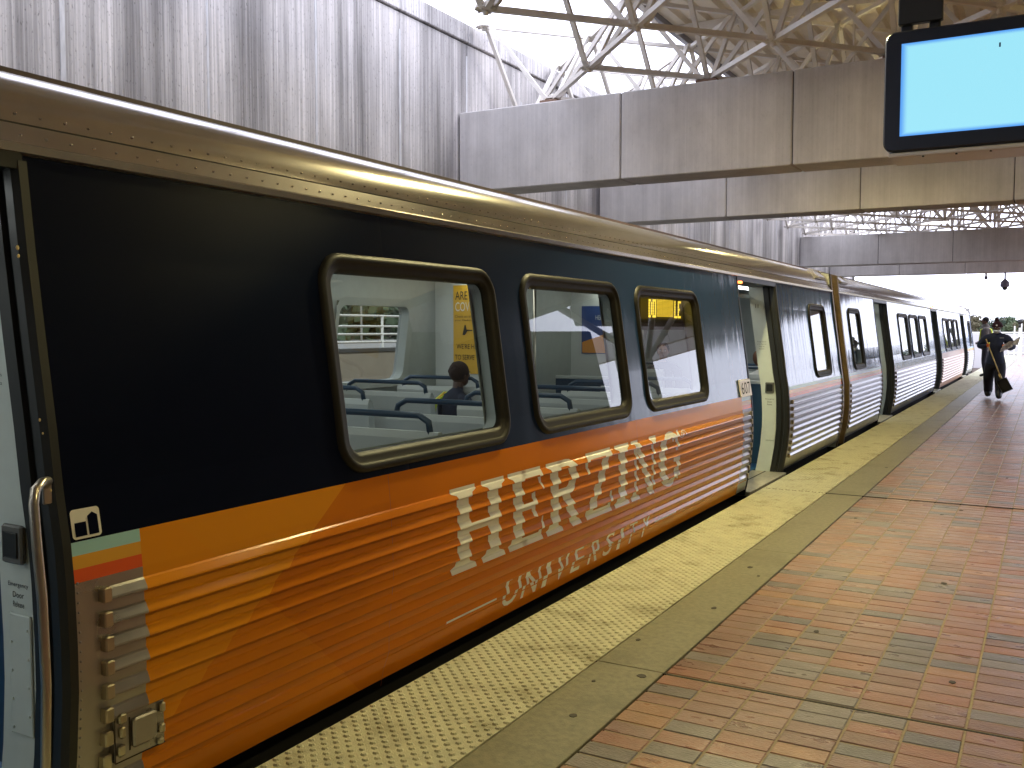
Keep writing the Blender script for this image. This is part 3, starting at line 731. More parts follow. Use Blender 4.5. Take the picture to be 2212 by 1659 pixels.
def skinA(y, z):
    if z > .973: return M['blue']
    if 2.085 < y < 9.03: return M['orange']
    if -7.3 < y < .29: return M['orange'] if y > -7.3 and False else (M['cyan'] if z > .932 else M['yellow'] if z > .891 else M['red'] if z > .85 else M['silver'])
    return M['cyan'] if z > .932 else M['yellow'] if z > .891 else M['red'] if z > .85 else (M['silver2'] if y > 9.03 else M['silver'])
def ribA(y, si):
    if 2.085 < y < 9.03: return M['orange']
    return M['silver'] if y < 9.4 else M['silver2']
hatch = (1.93, 2.42, .21, .41)
A, doorsA, winsA = car(-11.96, 'near train car with navy and orange advertising wrap and an open door at each end', 14.08,
    {'f': skinA, 'breaks': [2.085, 9.03, 9.0], 'skip': None}, None, ribA, True)
def skinB(y, z):
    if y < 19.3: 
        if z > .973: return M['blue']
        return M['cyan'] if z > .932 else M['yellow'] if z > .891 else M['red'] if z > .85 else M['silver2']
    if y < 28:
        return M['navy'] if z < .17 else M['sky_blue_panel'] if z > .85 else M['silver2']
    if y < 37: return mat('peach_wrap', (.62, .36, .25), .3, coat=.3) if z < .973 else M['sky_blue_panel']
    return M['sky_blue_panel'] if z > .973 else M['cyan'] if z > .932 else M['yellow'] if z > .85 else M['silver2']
B, doorsB, winsB = car(14.52, 'farther train car beyond the coupling with blue front panel and bare steel ribs', 40.56,
    {'f': skinB, 'breaks': [19.3, 28.0, 37.0]}, None, lambda y, si: M['silver2'] if si != 2 else mat('peach_steel_ribs', (.62, .44, .36), .3, .6), False)
b = MB(); b.box(-5.5, -2.95, 14.14, 14.46, .0, 2.2, M['under']); b.build('gangway_bellows', None, A)
# amber door light on the far car, dome on the last roof end
b = MB(); b.bbox(-2.72, -2.69, 27.0, 27.22, 2.19, 2.24, .008); b.build('door_light', emis('amber_indicator', (1, .30, .05), 6), B)
b = MB(); b.bbox(-2.73, -2.70, 9.42, 9.50, 2.075, 2.10, .006); b.build('door_light', emis('red_indicator', (1, .16, .03), 5), A)
b = MB(); b.ell((-3.0, 39.9, 2.47), (.18, .30, .14), 10, 6, z0=0); b.build('roof_pod', M['roof'], B)

# ---- lettering, plate, logo, handle, hatch on the near car
def on_skin(vs, fs, m, name, parent, off=.0022):
    """drape flat (y,z) lettering over skin and ribs"""
    bm = bmesh.new(); vv = [bm.verts.new((0, a, c)) for a, c in vs]
    for f in fs:
        try: bm.faces.new([vv[i] for i in f])
        except ValueError: pass
    cuts = set()
    for t_ in RIB:
        for dz, _ in RP: cuts.add(t_ + dz)
    for z in sorted(cuts): bmesh.ops.bisect_plane(bm, geom=bm.verts[:] + bm.edges[:] + bm.faces[:], plane_co=(0, 0, z), plane_no=(0, 0, 1), dist=1e-6)
    for v in bm.verts: v.co.x = ribx(v.co.z) + off
    bmesh.ops.triangulate(bm, faces=bm.faces[:])
    for f in bm.faces:
        if f.normal.x < 0: f.normal_flip()
    me = bpy.data.meshes.new(name); o = org(parent)
    for v in bm.verts: v.co -= o
    bm.to_mesh(me); bm.free(); me.materials.append(m)
    ob = bpy.data.objects.new(name, me); C.objects.link(ob); ob.parent = parent; return ob
# slab-serif capitals with flared serifs, as polygons in a unit box
def poly(name, pts, fs=None): return pts
def serif(x0, x1, y, d, fl):   # flared foot between x0..x1 at y, growing towards the stem
    return None
def stem(cx, w, fw, top=True, bot=True, y0=0, y1=1):
    """vertical stem with curved slab serifs"""
    sh = .055; cv = .10; out = []
    L_ = []; 
    if bot: L_ += [(-fw, y0), (-fw, y0 + sh), (-(w + (fw - w) * .28), y0 + sh + .03), (-w, y0 + sh + cv)]
    else: L_ += [(-w, y0)]
    if top: L_ += [(-w, y1 - sh - cv), (-(w + (fw - w) * .28), y1 - sh - .03), (-fw, y1 - sh), (-fw, y1)]
    else: L_ += [(-w, y1)]
    R_ = [(-a, c) for a, c in reversed(L_)]
    return [(cx + a, c) for a, c in L_ + R_]
def arc(cx, cy_, rx, ry, a0, a1, n=14): return [(cx + rx * math.cos(math.radians(a0 + (a1 - a0) * k / n)), cy_ + ry * math.sin(math.radians(a0 + (a1 - a0) * k / n))) for k in range(n + 1)]
def band(outer, inner): return [[outer[k], outer[k + 1], inner[k + 1], inner[k]] for k in range(len(outer) - 1)]
GL = {}
GL['H'] = [stem(.22, .105, .22), stem(.78, .105, .22), [(.3249, .44), (.6751, .44), (.6751, .55), (.3249, .55)]]
arm = lambda x0, x1, y, s: [[(x0, y), (x1, y), (x1, y + s * .105), (x0, y + s * .105)], [(x1 - .09, y + s * .105), (x1, y + s * .105), (x1 + .03, y + s * .32), (x1 - .0, y + s * .32)]]
GL['E'] = [stem(.24, .12, .24), *arm(.3601, .92, 0, 1), *arm(.3601, .88, 1, -1), [(.3601, .46), (.62, .46), (.62, .56), (.3601, .56)], [(.62, .36), (.72, .34), (.72, .68), (.62, .66)]]
GL['R'] = [stem(.22, .11, .22), *band([(.3301, 1), (.55, 1)] + arc(.55, .755, .32, .245, 90, -90, 10) + [(.3301, .51)], [(.3301, .91), (.53, .91)] + arc(.53, .755, .12, .155, 90, -90, 10) + [(.3301, .60)]), [(.42, .5099), (.64, .5099), (.88, .10), (.97, .07), (.99, 0), (.72, 0)]]
GL['Z'] = [[(.06, 1), (.94, 1), (.94, .90), (.06, .90)], [(.70, .8999), (.94, .8999), (.32, .1001), (.06, .1001)], [(.06, 0), (.96, 0), (.96, .10), (.06, .10)], [(.05, .8999), (.15, .8999), (.12, .70), (.05, .68)], [(.86, .1001), (.96, .1001), (1.0, .34), (.93, .32)]]
GL['I'] = [stem(.5, .24, .5)]
GL['N'] = [[(.0, 1), (.26, 1), (.26, .945), (.0, .945)], stem(.16, .045, .16, top=False, y1=.9449), stem(.86, .045, .14, bot=False), [(.10, .9449), (.30, .9449), (.905, .0), (.72, .0)]]
GL['G'] = [*band(arc(.50, .5, .48, .5, 48, 330, 26), arc(.52, .5, .24, .39, 48, 330, 26)), [(.70, .42), (1.0, .42), (1.0, .50), (.70, .50)], [(.77, .12), (.93, .08), (.93, .4199), (.77, .4199)], [(.80, .62), (.90, .62), (.90, .99), (.84, .99), (.78, .84)]]
herz = [('H', 3.90, 4.43), ('E', 4.475, 4.905), ('R', 4.925, 5.40), ('Z', 5.445, 5.885), ('I', 5.93, 6.175), ('N', 6.22, 6.70), ('G', 6.745, 7.235)]
lt = empty('wrap_lettering', (-2.54, 5.5, .6)); lt.parent = A; lt.location -= A.location
for ch, ya, yb in herz:
    vs, fs = [], []
    for P_ in GL[ch]:
        o = len(vs); vs += [(ya + (yb - ya) * a, .408 + .425 * c) for a, c in P_]; fs.append(tuple(range(o, o + len(P_))))
    on_skin(vs, fs, M['letterwhite'], 'letter', lt)
uni = 'UNIVERSITY'; ux = [4.47, 4.70, 4.955, 5.10, 5.345, 5.60, 5.835, 6.08, 6.245, 6.48]; uw = [.17, .18, .055, .17, .13, .15, .14, .05, .14, .16]
for ch, y_, w_ in zip(uni, ux, uw):
    vs, fs, tw, th = text_mesh(ch, 1, bold=.006)
    vs = [(y_ + v.x / tw * w_ + (v.y / th) * .040, .088 + v.y / th * .155) for v in vs]
    on_skin(vs, fs, M['letterwhite'], 'letter', lt)
for ya, yb in ((3.89, 4.38), (6.74, 7.21)):
    n = 6; vs = [(ya + (yb - ya) * k / n, .160) for k in range(n + 1)] + [(ya + (yb - ya) * k / n, .176) for k in range(n + 1)]
    on_skin(vs, [(k, k + 1, n + 2 + k, n + 1 + k) for k in range(n)], M['letterwhite'], 'rule', lt)
# registered mark
q1, q2 = arc(7.29, .787, .062, .030, 0, 360, 24), arc(7.29, .787, .052, .025, 0, 360, 24)
vs, fs = [], []
for Q in band(q1, q2): o = len(vs); vs += Q; fs.append((o, o + 1, o + 2, o + 3))
t0, tf, tw, th = text_mesh('R', 1); o = len(vs); vs += [(7.262 + v.x / tw * .055, .771 + v.y / th * .033) for v in t0]; fs += [tuple(o + i for i in f) for f in tf]
on_skin(vs, fs, M['letterwhite'], 'registered_mark', lt)
# number plate 607
b = MB(); b.bbox(.002, .018, 8.975, 9.345, .972, 1.135, .004); b.v = [(v[0] + base(v[2]), v[1], v[2]) for v in b.v]
pl = b.build('number_plate', mat('pale_plate', (.70, .66, .62), .35), A)
vs, fs, tw, th = text_mesh('607', 1, spacing=1.05); X0 = base(1.05) + .0212
b = MB(); b.add([(base(.998 + v.y / th * .112) + .0192, 9.01 + v.x / tw * .30, .998 + v.y / th * .112) for v in vs], fs, M['dark_joint']); b.build('number', None, pl, fix=False)
# skyline logo plate
on_skin(*(lambda r: (r, [tuple(range(len(r)))]))(rrect(1.843, 1.945, .980, 1.070, .012)), M['white'], 'emblem', A, .003)
eo = on_skin([(1.853, .988), (1.893, .988), (1.893, 1.030), (1.853, 1.030), (1.900, .988), (1.935, .988), (1.935, 1.045), (1.9175, 1.056), (1.900, 1.045)], [(0, 1, 2, 3), (4, 5, 6, 7, 8)], M['blue'], 'emblem_shape', A, .0045)
# curved door handle
b = MB(); X = lambda z: base(z) + .03
b.tube([(base(1.165) - .005, 1.775, 1.150), (base(1.16) + .03, 1.765, 1.172), (base(1.15) + .055, 1.73, 1.175), (base(1.13) + .065, 1.70, 1.16), (base(1.1) + .065, 1.69, 1.12), (base(1.0) + .06, 1.688, 1.0), (base(.85) + .06, 1.688, .85), (base(.6) + .06, 1.688, .6), (base(.35) + .06, 1.688, .35), (base(.25) + .06, 1.69, .27), (base(.2) + .04, 1.72, .235), (base(.2) - .005, 1.775, .23)], .0145, 12, up=(.1, 1, 0))
h = b.build('door_handle', M['chrome'], A)
b = MB(); b.bbox(base(1.13) + .001, base(1.13) + .012, 1.762, 1.790, 1.10, 1.17, .003); b.bbox(base(.23) + .001, base(.23) + .012, 1.762, 1.790, .20, .26, .003); b.build('handle_foot', M['chrome'], h)
# equipment hatch at the lower left
b = MB(); b.bbox(base(.33) - .008, base(.33) + .0215, 1.953, 2.148, .247, .408, .003, M['silver'])
ht = b.build('equipment_hatch', None, A)
b = MB(); b.bbox(base(.33) + .0215, base(.33) + .040, 2.012, 2.106, .280, .376, .006, M['silver']); b.build('hatch_lid', None, ht)
b = MB(); b.box(base(.33) + .0213, base(.33) + .0222, 2.006, 2.012, .272, .380); b.box(base(.33) + .0213, base(.33) + .0222, 1.953, 2.148, .2455, .250); b.box(base(.33) + .0213, base(.33) + .0222, 1.952, 1.956, .25, .40); b.build('hatch_gap', M['gap'], ht)
for ya, yb, za, zb in ((1.962, 1.992, .372, .404), (1.966, 1.988, .325, .362), (1.958, 1.985, .268, .305), (2.122, 2.144, .355, .388), (2.120, 2.142, .285, .318), (2.112, 2.136, .250, .272)):
    b = MB(); b.bbox(base(.33) + .0215, base(.33) + .036, ya, yb, za, zb, .005); b.build('hatch_latch', M['gold'], ht)
# vertical strip by the first door: studs
b = MB()
for k in range(26): 
    z = .10 + k * .03; b.ell((base(z) + .001, 1.845, z), (.003, .004, .004), 6, 4)
b.build('stud_row', M['silver2'], A)
for y_, z_, r_ in ((1.755, 1.86, .006), (1.755, 1.835, .005), (1.76, 1.35, .004), (1.765, 1.31, .003), (1.77, 1.14, .005), (4.98, 1.86, .004)):
    b = MB(); b.ell((base(z_) + .012 if y_ < 2 else base(z_) + .002, y_ + .015, z_), (.002, r_, r_ * 1.3), 7, 4, mat('chipped_paint', (.62, .50, .25), .6)); b.build('paint_chip', None, A)
# faint film seams down the wrap
for yy in (3.42, 6.35):
    b = MB(); zs_ = [.0, .08, .17, .178, .3, .5, .66, .85, .973]; b.add([(ribx(z) + .0012, yy, z) for z in zs_] + [(ribx(z) + .0012, yy + .003, z) for z in zs_], [(k, k + 1, len(zs_) + k + 1, len(zs_) + k) for k in range(len(zs_) - 1)], mat('film_seam', (.30, .08, .01), .4)); b.build('wrap_seam', None, A, fix=False)
b = MB(); b.prism([(base(.13) + .001, .13), (base(.13) + .005, .131), (base(.13) + .005, .135), (base(.135) + .001, .137)], 1.86, 9.3); b.build('skirt_seam', M['orange'], A)

# destination display behind the third window: amber dot matrix
ds = empty('destination_display', (-2.80, 7.33, 1.8)); ds.parent = A; ds.location -= A.location
b = MB(); b.box(-2.92, -2.805, 6.85, 8.50, 1.615, 1.91, M['black']); b.build('housing', None, ds)
b = MB(); b.box(-2.8045, -2.802, 7.03, 8.21, 1.700, 1.876); b.build('dim_panel', emis('amber_dim', (1, .62, .03), .045), ds)
F5 = {'D': '110 101 101 101 101 101 110', 'O': '111 101 101 101 101 101 111', 'L': '100 100 100 100 100 100 111', 'E': '111 100 100 110 100 100 111', '#': '111 111 111 111 111 111 111'}
b = MB(); px_, pz_ = .0250, .0212
for ch, y_ in (('D', 7.200), ('O', 7.288), ('L', 7.800), ('E', 7.888)):
    for r_, row in enumerate(F5[ch].split()):
        for c_, v in enumerate(row):
            if v == '1':
                ya = y_ + c_ * px_; za = 1.860 - r_ * pz_; b.box(-2.8015, -2.7995, ya, ya + px_ * .85, za - pz_ * .85, za)
b2 = MB()
for r_ in range(15):
    for c_ in range(3): b2.box(-2.8015, -2.7995, 7.380 + c_ * .131, 7.380 + c_ * .131 + .127, 1.870 - r_ * .0100 - .0068, 1.870 - r_ * .0100)
b2.build('lit_block', emis('amber_block', (1, .62, .04), 1.05), ds)
b.build('lit_dots', emis('amber_dots', (1, .66, .06), 1.7), ds)

# posters and panels inside the near car
pn = MB(); pn.bbox(-5.52, -4.62, 8.20, 8.24, .30, 2.15, .006, M['seatshell']); pn.build('partition', None, A)
ps = empty('yellow_poster', (-5.1, 8.19, 1.2)); ps.parent = A; ps.location -= A.location
b = MB(); b.box(-5.29, -4.82, 8.190, 8.197, 1.17, 2.06, mat('poster_yellow', (.75, .42, .03), .5)); b.build('sheet', None, ps)
for s_, x_, z_, w_, h_, m_ in (('ARE YOU', -5.265, 1.915, .34, .085, M['dark_joint']), ('COVERED?', -5.265, 1.80, .385, .09, M['white']), ('Check on the status of', -5.27, 1.735, .36, .024, M['dark_joint']), ('your Medicaid benefits', -5.27, 1.695, .36, .024, M['dark_joint']), ('WE\'RE HERE', -5.25, 1.42, .30, .05, M['dark_joint']), ('TO SERVE', -5.27, 1.31, .23, .05, M['dark_joint']), ('YOU', -5.02, 1.31, .11, .05, M['white'])):
    label_text('print', s_, (x_, 8.187, z_), (1, 0, 0), (0, 0, 1), w_, h_, m_, ps)
b = MB(); b.add([(-5.18, 8.186, 1.56), (-5.15, 8.186, 1.56), (-5.12, 8.186, 1.60), (-5.06, 8.186, 1.60), (-5.06, 8.186, 1.61), (-5.13, 8.186, 1.615), (-5.14, 8.186, 1.66), (-5.155, 8.186, 1.66)], [tuple(range(8))], M['dark_joint']); b.build('figure_mark', None, ps, fix=False)
pn = MB(); pn.bbox(-5.52, -4.60, 11.40, 11.44, .30, 2.15, .006, M['seatshell']); pn.build('partition', None, A)
ps = empty('blue_poster', (-5.1, 11.39, 1.2)); ps.parent = A; ps.location -= A.location
b = MB(); b.box(-5.36, -4.92, 11.39, 11.397, 1.30, 1.92, mat('poster_blue', (.02, .06, .22), .5)); b.build('sheet', None, ps)
b = MB(); b.add([(-5.35, 11.388, 1.31), (-4.95, 11.388, 1.31), (-5.05, 11.388, 1.55), (-5.35, 11.388, 1.45)], [(0, 1, 2, 3)], mat('poster_orange', (.75, .30, .05), .5)); b.build('swoosh', None, ps, fix=False)
label_text('print', 'HEROES', (-5.16, 11.386, 1.74), (1, 0, 0), (0, 0, 1), .20, .06, M['white'], ps)
for xx, yy in ((-3.75, 6.3), (-3.75, 8.9), (-4.5, 5.2)):
    b = MB(); b.tube([(xx, yy, .0), (xx, yy, 2.16)], .016, 10); b.build('pole', M['chrome'], A)

# ------------------------------------------------------------------ beyond the track on the far side (seen through both panes)
pw = MB(); pw.bbox(-12.4, -12, -10, 60, -1.62, 1.16, .03, mat('sandy_parapet', (.46, .38, .29), .8, var=.12, vscale=3)); par = pw.build('parapet_wall', None, None, 'low sandy concrete parapet seen through the train windows', 'parapet')
b = MB(); b.box(-12.45, -11.98, -10, 60, 1.162, 1.23); b.build('cap', mat('dark_cap', (.10, .09, .085), .8), par)
fe = empty('white_railing', (-13.6, 20, .2), 'pale horizontal railing behind the parapet seen through the train windows', 'railing')
for k in range(24):
    b = MB(); b.tube([(-13.6, -6 + k * 2.4, -1.62), (-13.6, -6 + k * 2.4, 1.95)], .03, 6); b.build('post', M['white_steel'], fe)
for z in (1.32, 1.5, 1.68, 1.92):
    b = MB(); b.tube([(-13.6, -6, z), (-13.6, 50, z)], .025, 6); b.build('rail', M['white_steel'], fe)
b = MB(); b.box(-40, -14, -20, 80, -1.62, 1.0); b.build('road', mat('far_road', (.22, .2, .19), .9), None, kind='structure')

# ------------------------------------------------------------------ video screen
def display(x0, x1, y, z0, z1, ztop, label, on=True):
    t = empty('video_screen', ((x0 + x1) / 2, y, z0), label, 'screen')
    b = MB(); o = rrect(x0, x1, z0, z1, .05, 5); i_ = rrect(x0 + .008, x1 - .008, z0 + .008, z1 - .008, .045, 5); n = len(o)
    b.add([(x, y + .012, z) for x, z in o] + [(x, y, z) for x, z in i_] + [(x, y + .10, z) for x, z in o], [(k, (k + 1) % n, n + (k + 1) % n, n + k) for k in range(n)] + [(2 * n + k, 2 * n + (k + 1) % n, (k + 1) % n, k) for k in range(n)] + [tuple(range(n, 2 * n)), tuple(range(3 * n - 1, 2 * n - 1, -1))], mat('dark_blue_black_bezel', (.006, .010, .022), .35))
    b.build('bezel', None, t)
    bx = .084
    mt = bpy.data.materials.new('screen_light' + ('' if on else '_off'))
    nn, bs = nodes(mt); L = nn.links.new; N = nn.nodes.new
    bs.inputs['Base Color'].default_value = (.01, .01, .012, 1); bs.inputs['Roughness'].default_value = .15
    if on:   # backlight picture: pale cyan, deeper blue at the rim of the panel
        tc = N('ShaderNodeTexCoord'); vm = N('ShaderNodeSeparateXYZ'); L(tc.outputs['Generated'], vm.inputs[0])
        def edge(o_, w):
            a = N('ShaderNodeMath'); a.operation = 'SUBTRACT'; a.inputs[1].default_value = .5; L(o_, a.inputs[0])
            c = N('ShaderNodeMath'); c.operation = 'ABSOLUTE'; L(a.outputs[0], c.inputs[0])
            r = N('ShaderNodeMapRange'); r.interpolation_type = 'SMOOTHSTEP'; r.inputs[1].default_value = .5 - w; r.inputs[2].default_value = .5; L(c.outputs[0], r.inputs[0]); return r.outputs[0]
        mxn = N('ShaderNodeMath'); mxn.operation = 'MAXIMUM'; L(edge(vm.outputs[0], .04), mxn.inputs[0]); L(edge(vm.outputs[2], .05), mxn.inputs[1])
        mi = N('ShaderNodeMix'); mi.data_type = 'RGBA'; mi.inputs['A'].default_value = (.34, .78, .93, 1); mi.inputs['B'].default_value = (.10, .36, .90, 1); L(mxn.outputs[0], mi.inputs['Factor'])
        L(mi.outputs['Result'], bs.inputs['Emission Color']); bs.inputs['Emission Strength'].default_value = .64
    b = MB(); b.box(x0 + bx, x1 - bx, y - .003, y + .004, z0 + .078, z1 - .070, mt); b.build('picture_panel', None, t)
    if on:
        b = MB(); b.box(x0 + .545, x0 + .553, y - .0045, y - .0035, z1 - .150, z1 - .128, mat('dead_pixels', (.02, .05, .2), .5)); b.build('dead_spot', None, t)
    b = MB(); b.bbox(x0 + .03, x1 - .03, y + .01, y + .30, z0 - .030, z0 - .004, .006, mat('pale_aluminium', (.50, .47, .43), .4, .3)); b.build('bottom_tray', None, t)
    for k in range(5):
        b = MB(); b.tube([(x0 + .20 + .16 * k, y + .02, z0 - .036), (x0 + .20 + .16 * k, y + .02, z0 - .028)], .006, 8); b.build('screw', M['dark_joint'], t)
    b = MB(); b.bbox(x0 + .04, x1 - .04, y + .102, y + .28, z0 + .02, z1 - .03, .01, M['under']); b.build('back_case', None, t)
    for xa in (x0 + .06, x0 + .20):
        b = MB(); b.bbox(xa, xa + .055, y + .14, y + .19, z1 - .03, ztop, .004, M['black']); b.build('hanger', None, t)
    b = MB(); b.bbox(x0 + .05, x0 + .27, y + .10, y + .14, z1 + .06, z1 + .20, .004, M['black']); b.build('bracket', None, t)
    return t
display(-.815, .36, 5.5, 2.565, 3.195, 4.6, 'hanging video screen glowing plain pale blue in a black bezel')
# ceiling box fixture
t = empty('gantry_box', (-1.2, 8.3, 4.2), 'dark grey box fixture hung under the truss left of the screen', 'fixture')
b = MB(); b.bbox(-1.75, -.95, 8.2, 8.55, 4.40, 4.56, .01, mat('dark_box_grey', (.10, .085, .08), .6)); b.build('case', None, t)
for xx in (-1.6, -1.1):
    b = MB(); b.tube([(xx, 8.4, 4.56), (xx, 8.4, 4.75)], .012, 6); b.build('hook', M['dark_joint'], t)
# fluorescent fitting under the far part of the truss
t = empty('tube_light', (-3.0, 31.9, 4.75), 'white fluorescent fitting lit under the far truss', 'lamp')
b = MB(); b.bbox(-3.30, -2.6, 29.8, 29.95, 4.68, 4.76, .01, M['white_steel']); b.build('tray', None, t)
b = MB(); b.tube([(-3.26, 29.87, 4.655), (-2.64, 29.87, 4.655)], .022, 8); b.build('tube', emis('tube_lit', (1, .97, 1), 5), t)
for xx in (-3.2, -2.7):
    b = MB(); b.tube([(xx, 29.87, 4.76), (xx, 29.87, 5.7)], .008, 6); b.build('rod', M['white_steel'], t)
for fx, fy, w_ in ((.45, 12.7, 'nearer'), (.16, 14.9, 'farther')):
    t = empty('tube_light', (fx, fy, 4.4), 'white fluorescent fitting over the platform just right of the frame, the %s of two' % w_, 'lamp')
    b = MB(); b.bbox(fx - .16, fx + .16, fy - .6, fy + .6, 4.42, 4.50, .01, M['white_steel']); b.build('tray', None, t)
    for dx in (-.08, .08):
        b = MB(); b.tube([(fx + dx, fy - .57, 4.40), (fx + dx, fy + .57, 4.40)], .018, 8); b.build('tube', emis('tube_lit', (1, .97, 1), 5), t)
    b = MB()
    for k in range(7): b.box(fx - .15, fx + .15, fy - .56 + k * .18, fy - .55 + k * .18, 4.36, 4.42, M['white_steel'])
    b.build('louvre', None, t)
    for dy in (-.4, .4):
        b = MB(); b.tube([(fx, fy + dy, 4.5), (fx, fy + dy, 5.8)], .008, 6); b.build('rod', M['white_steel'], t)
# security camera and speaker under the farthest beam
t = empty('dome_camera', (-1.38, 35.6, 2.9), 'round dome security camera hanging on a rod beneath the farthest beam', 'camera')
cm = mat('camera_housing', (.12, .11, .16), .5)
b = MB(); b.tube([(-1.38, 35.9, 3.25), (-1.38, 35.9, 3.52)], .028, 10, cm); b.tube([(-1.38, 35.9, 3.30), (-1.38, 35.9, 3.26), (-1.38, 35.9, 3.20), (-1.38, 35.9, 3.08), (-1.38, 35.9, 3.03)], [.03, .07, .13, .145, .12], 18, cm); b.build('housing', None, t)
b = MB(); b.ell((-1.38, 35.9, 3.03), (.085, .085, .11), 16, 8, M['black'], -1, 0.02); b.build('dome', None, t)
t = empty('small_speaker', (-1.95, 35.6, 3.3), 'small cylindrical device on a white stem beneath the farthest beam', 'speaker')
b = MB(); b.tube([(-1.95, 35.9, 3.40), (-1.95, 35.9, 3.52)], .035, 10, M['white']); b.build('stem', None, t)
b = MB(); b.tube([(-1.95, 35.9, 3.40), (-1.95, 35.9, 3.30)], .055, 10, cm); b.tube([(-1.95, 35.9, 3.30), (-1.95, 35.9, 3.20)], .012, 6, cm); b.build('body', None, t)

# ------------------------------------------------------------------ the station on the right (outside the frame, mirrored in the car)
b = MB(); b.bbox(4.6, 5.1, -12, 14.5, .0, 5.74, .03); b.bbox(4.6, 5.1, 14.51, 22.3, .0, 3.7, .03); b.bbox(4.65, 5.05, 14.52, 22.38, 4.85, 5.74, .03); b.bbox(4.65, 5.05, 22.4, 36, 3.95, 5.74, .03); b.build('added_station_wall', mat('unseen_station_concrete', (.15, .145, .14), .8, var=.2), None, 'unseen concrete wall added right of the camera to shape reflections and daylight', 'wall')  # unseen wall and fascia, added dark and shaped for reflections and daylight
b = MB(); b.bbox(-6.0, 4.6, -12.4, -12.05, .0, 5.74, .03); b.build('end_wall', mat('unseen_station_concrete', (0, 0, 0)), None, 'concrete wall closing the platform behind the camera', 'wall')
def column(x, y):
    t = empty('branching_column', (x, y, 0), 'white tubular branching column holding the roof beside the platform', 'column', 'branching columns')
    b = MB(); b.tube([(x, y, 0), (x, y, 2.7)], .13, 14); b.build('shaft', M['white'], t)
    for dx, dy in ((1.5, 1.6), (-1.5, 1.6), (1.5, -1.6), (-1.5, -1.6)):
        b = MB(); b.tube([(x, y, 2.6), (x + dx, y + dy, 4.55)], .08, 12); b.build('branch', M['white'], t)
column(3.4, 22.5); column(3.4, 31.5)

# ------------------------------------------------------------------ people
def skin_body(name, nd, ed, root, parent, sub=1):
    """one continuous mesh grown round a posed skeleton; each face takes the material of the bone it lies nearest"""
    names = list(nd); me = bpy.data.meshes.new(name); o_ = org(parent)
    me.from_pydata([Vector(nd[n][:3]) for n in names], [(names.index(a), names.index(c)) for a, c, _ in ed], [])
    ob = bpy.data.objects.new(name, me); C.objects.link(ob)
    md = ob.modifiers.new('s', 'SKIN'); md.use_smooth_shade = True; md.branch_smoothing = .6
    for i, n in enumerate(names):
        v = me.skin_vertices[0].data[i]; r = nd[n][3]; v.radius = r if isinstance(r, tuple) else (r, r); v.use_root = n == root
    s = ob.modifiers.new('u', 'SUBSURF'); s.levels = sub; s.render_levels = sub
    dg = bpy.context.evaluated_depsgraph_get(); m2 = bpy.data.meshes.new_from_object(ob.evaluated_get(dg)); bpy.data.objects.remove(ob)
    ms = []
    for _, _, m_ in ed:
        if m_ not in ms: ms.append(m_)
    m2.materials.clear()
    for m_ in ms: m2.materials.append(m_)
    rad = lambda n: (nd[n][3][0] + nd[n][3][1]) / 2 if isinstance(nd[n][3], tuple) else nd[n][3]
    segs = [(Vector(nd[a][:3]), Vector(nd[c][:3]), ms.index(m_), rad(a), rad(c)) for a, c, m_ in ed]
    for p in m2.polygons:
        best = 1e9
        for a, c, k, ra_, rc_ in segs:
            d = c - a; t_ = max(0, min(1, (p.center - a).dot(d) / max(1e-9, d.length_squared))); e = (p.center - a - d * t_).length - (ra_ + (rc_ - ra_) * t_)
            if e < best: best = e; p.material_index = k
        p.use_smooth = True
    for v in m2.vertices: v.co -= o_
    ob = bpy.data.objects.new(name, m2); C.objects.link(ob); ob.parent = parent; return ob
def hand(nd, ed, pre, w, d, side, m, curl=.5, s=1.0):
    """palm and five bent fingers branching from a wrist node w; d = pointing direction, side = towards the thumb"""
    d = Vector(d).normalized(); sd = Vector(side).normalized(); n_ = d.cross(sd).normalized(); W0 = Vector(nd[w][:3])
    P = W0 + d * .055 * s; nd[pre + 'p'] = (*P, (.036 * s, .02 * s)); ed.append((w, pre + 'p', m))
    for k, ln in enumerate((.07, .078, .072, .058)):
        K = P + d * .04 * s + sd * (.030 - .020 * k) * s; T1 = K + (d * math.cos(curl) + n_ * math.sin(curl)) * ln * .55 * s; T2 = T1 + (d * math.cos(curl * 2.4) + n_ * math.sin(curl * 2.4)) * ln * .5 * s
        for q, (pp, r_) in enumerate(((K, .0105), (T1, .0095), (T2, .008))): nd['%s%d%d' % (pre, k, q)] = (*pp, r_ * s)
        ed += [(pre + 'p', '%s%d0' % (pre, k), m), ('%s%d0' % (pre, k), '%s%d1' % (pre, k), m), ('%s%d1' % (pre, k), '%s%d2' % (pre, k), m)]
    A1 = W0 + d * .03 * s + sd * .038 * s; A2 = A1 + (d * .7 + sd * .5 + n_ * .4).normalized() * .035 * s; A3 = A2 + (d * .8 + n_ * .6).normalized() * .028 * s
    for q, (pp, r_) in enumerate(((A1, .013), (A2, .011), (A3, .009))): nd['%st%d' % (pre, q)] = (*pp, r_ * s)
    ed += [(w, pre + 't0', m), (pre + 't0', pre + 't1', m), (pre + 't1', pre + 't2', m)]
SK = mat('dark_brown_skin', (.10, .045, .025), .5); SK2 = mat('tan_skin', (.38, .20, .13), .5)
NAVY = mat('navy_jacket_cloth', (.010, .016, .040), .8, var=.2, vscale=9); TROU = mat('black_trousers', (.008, .008, .016), .85); BOOT = mat('black_boot', (.008, .008, .008), .4)
OGL = mat('orange_glove', (.75, .16, .02), .6); BEAN = mat('maroon_knit', (.035, .008, .016), .95, bump=.4, bscale=90); MASK = mat('pale_mask', (.70, .74, .78), .7)
HIV = mat('hi_vis_yellow', (.72, .85, .05), .5, emit=None)

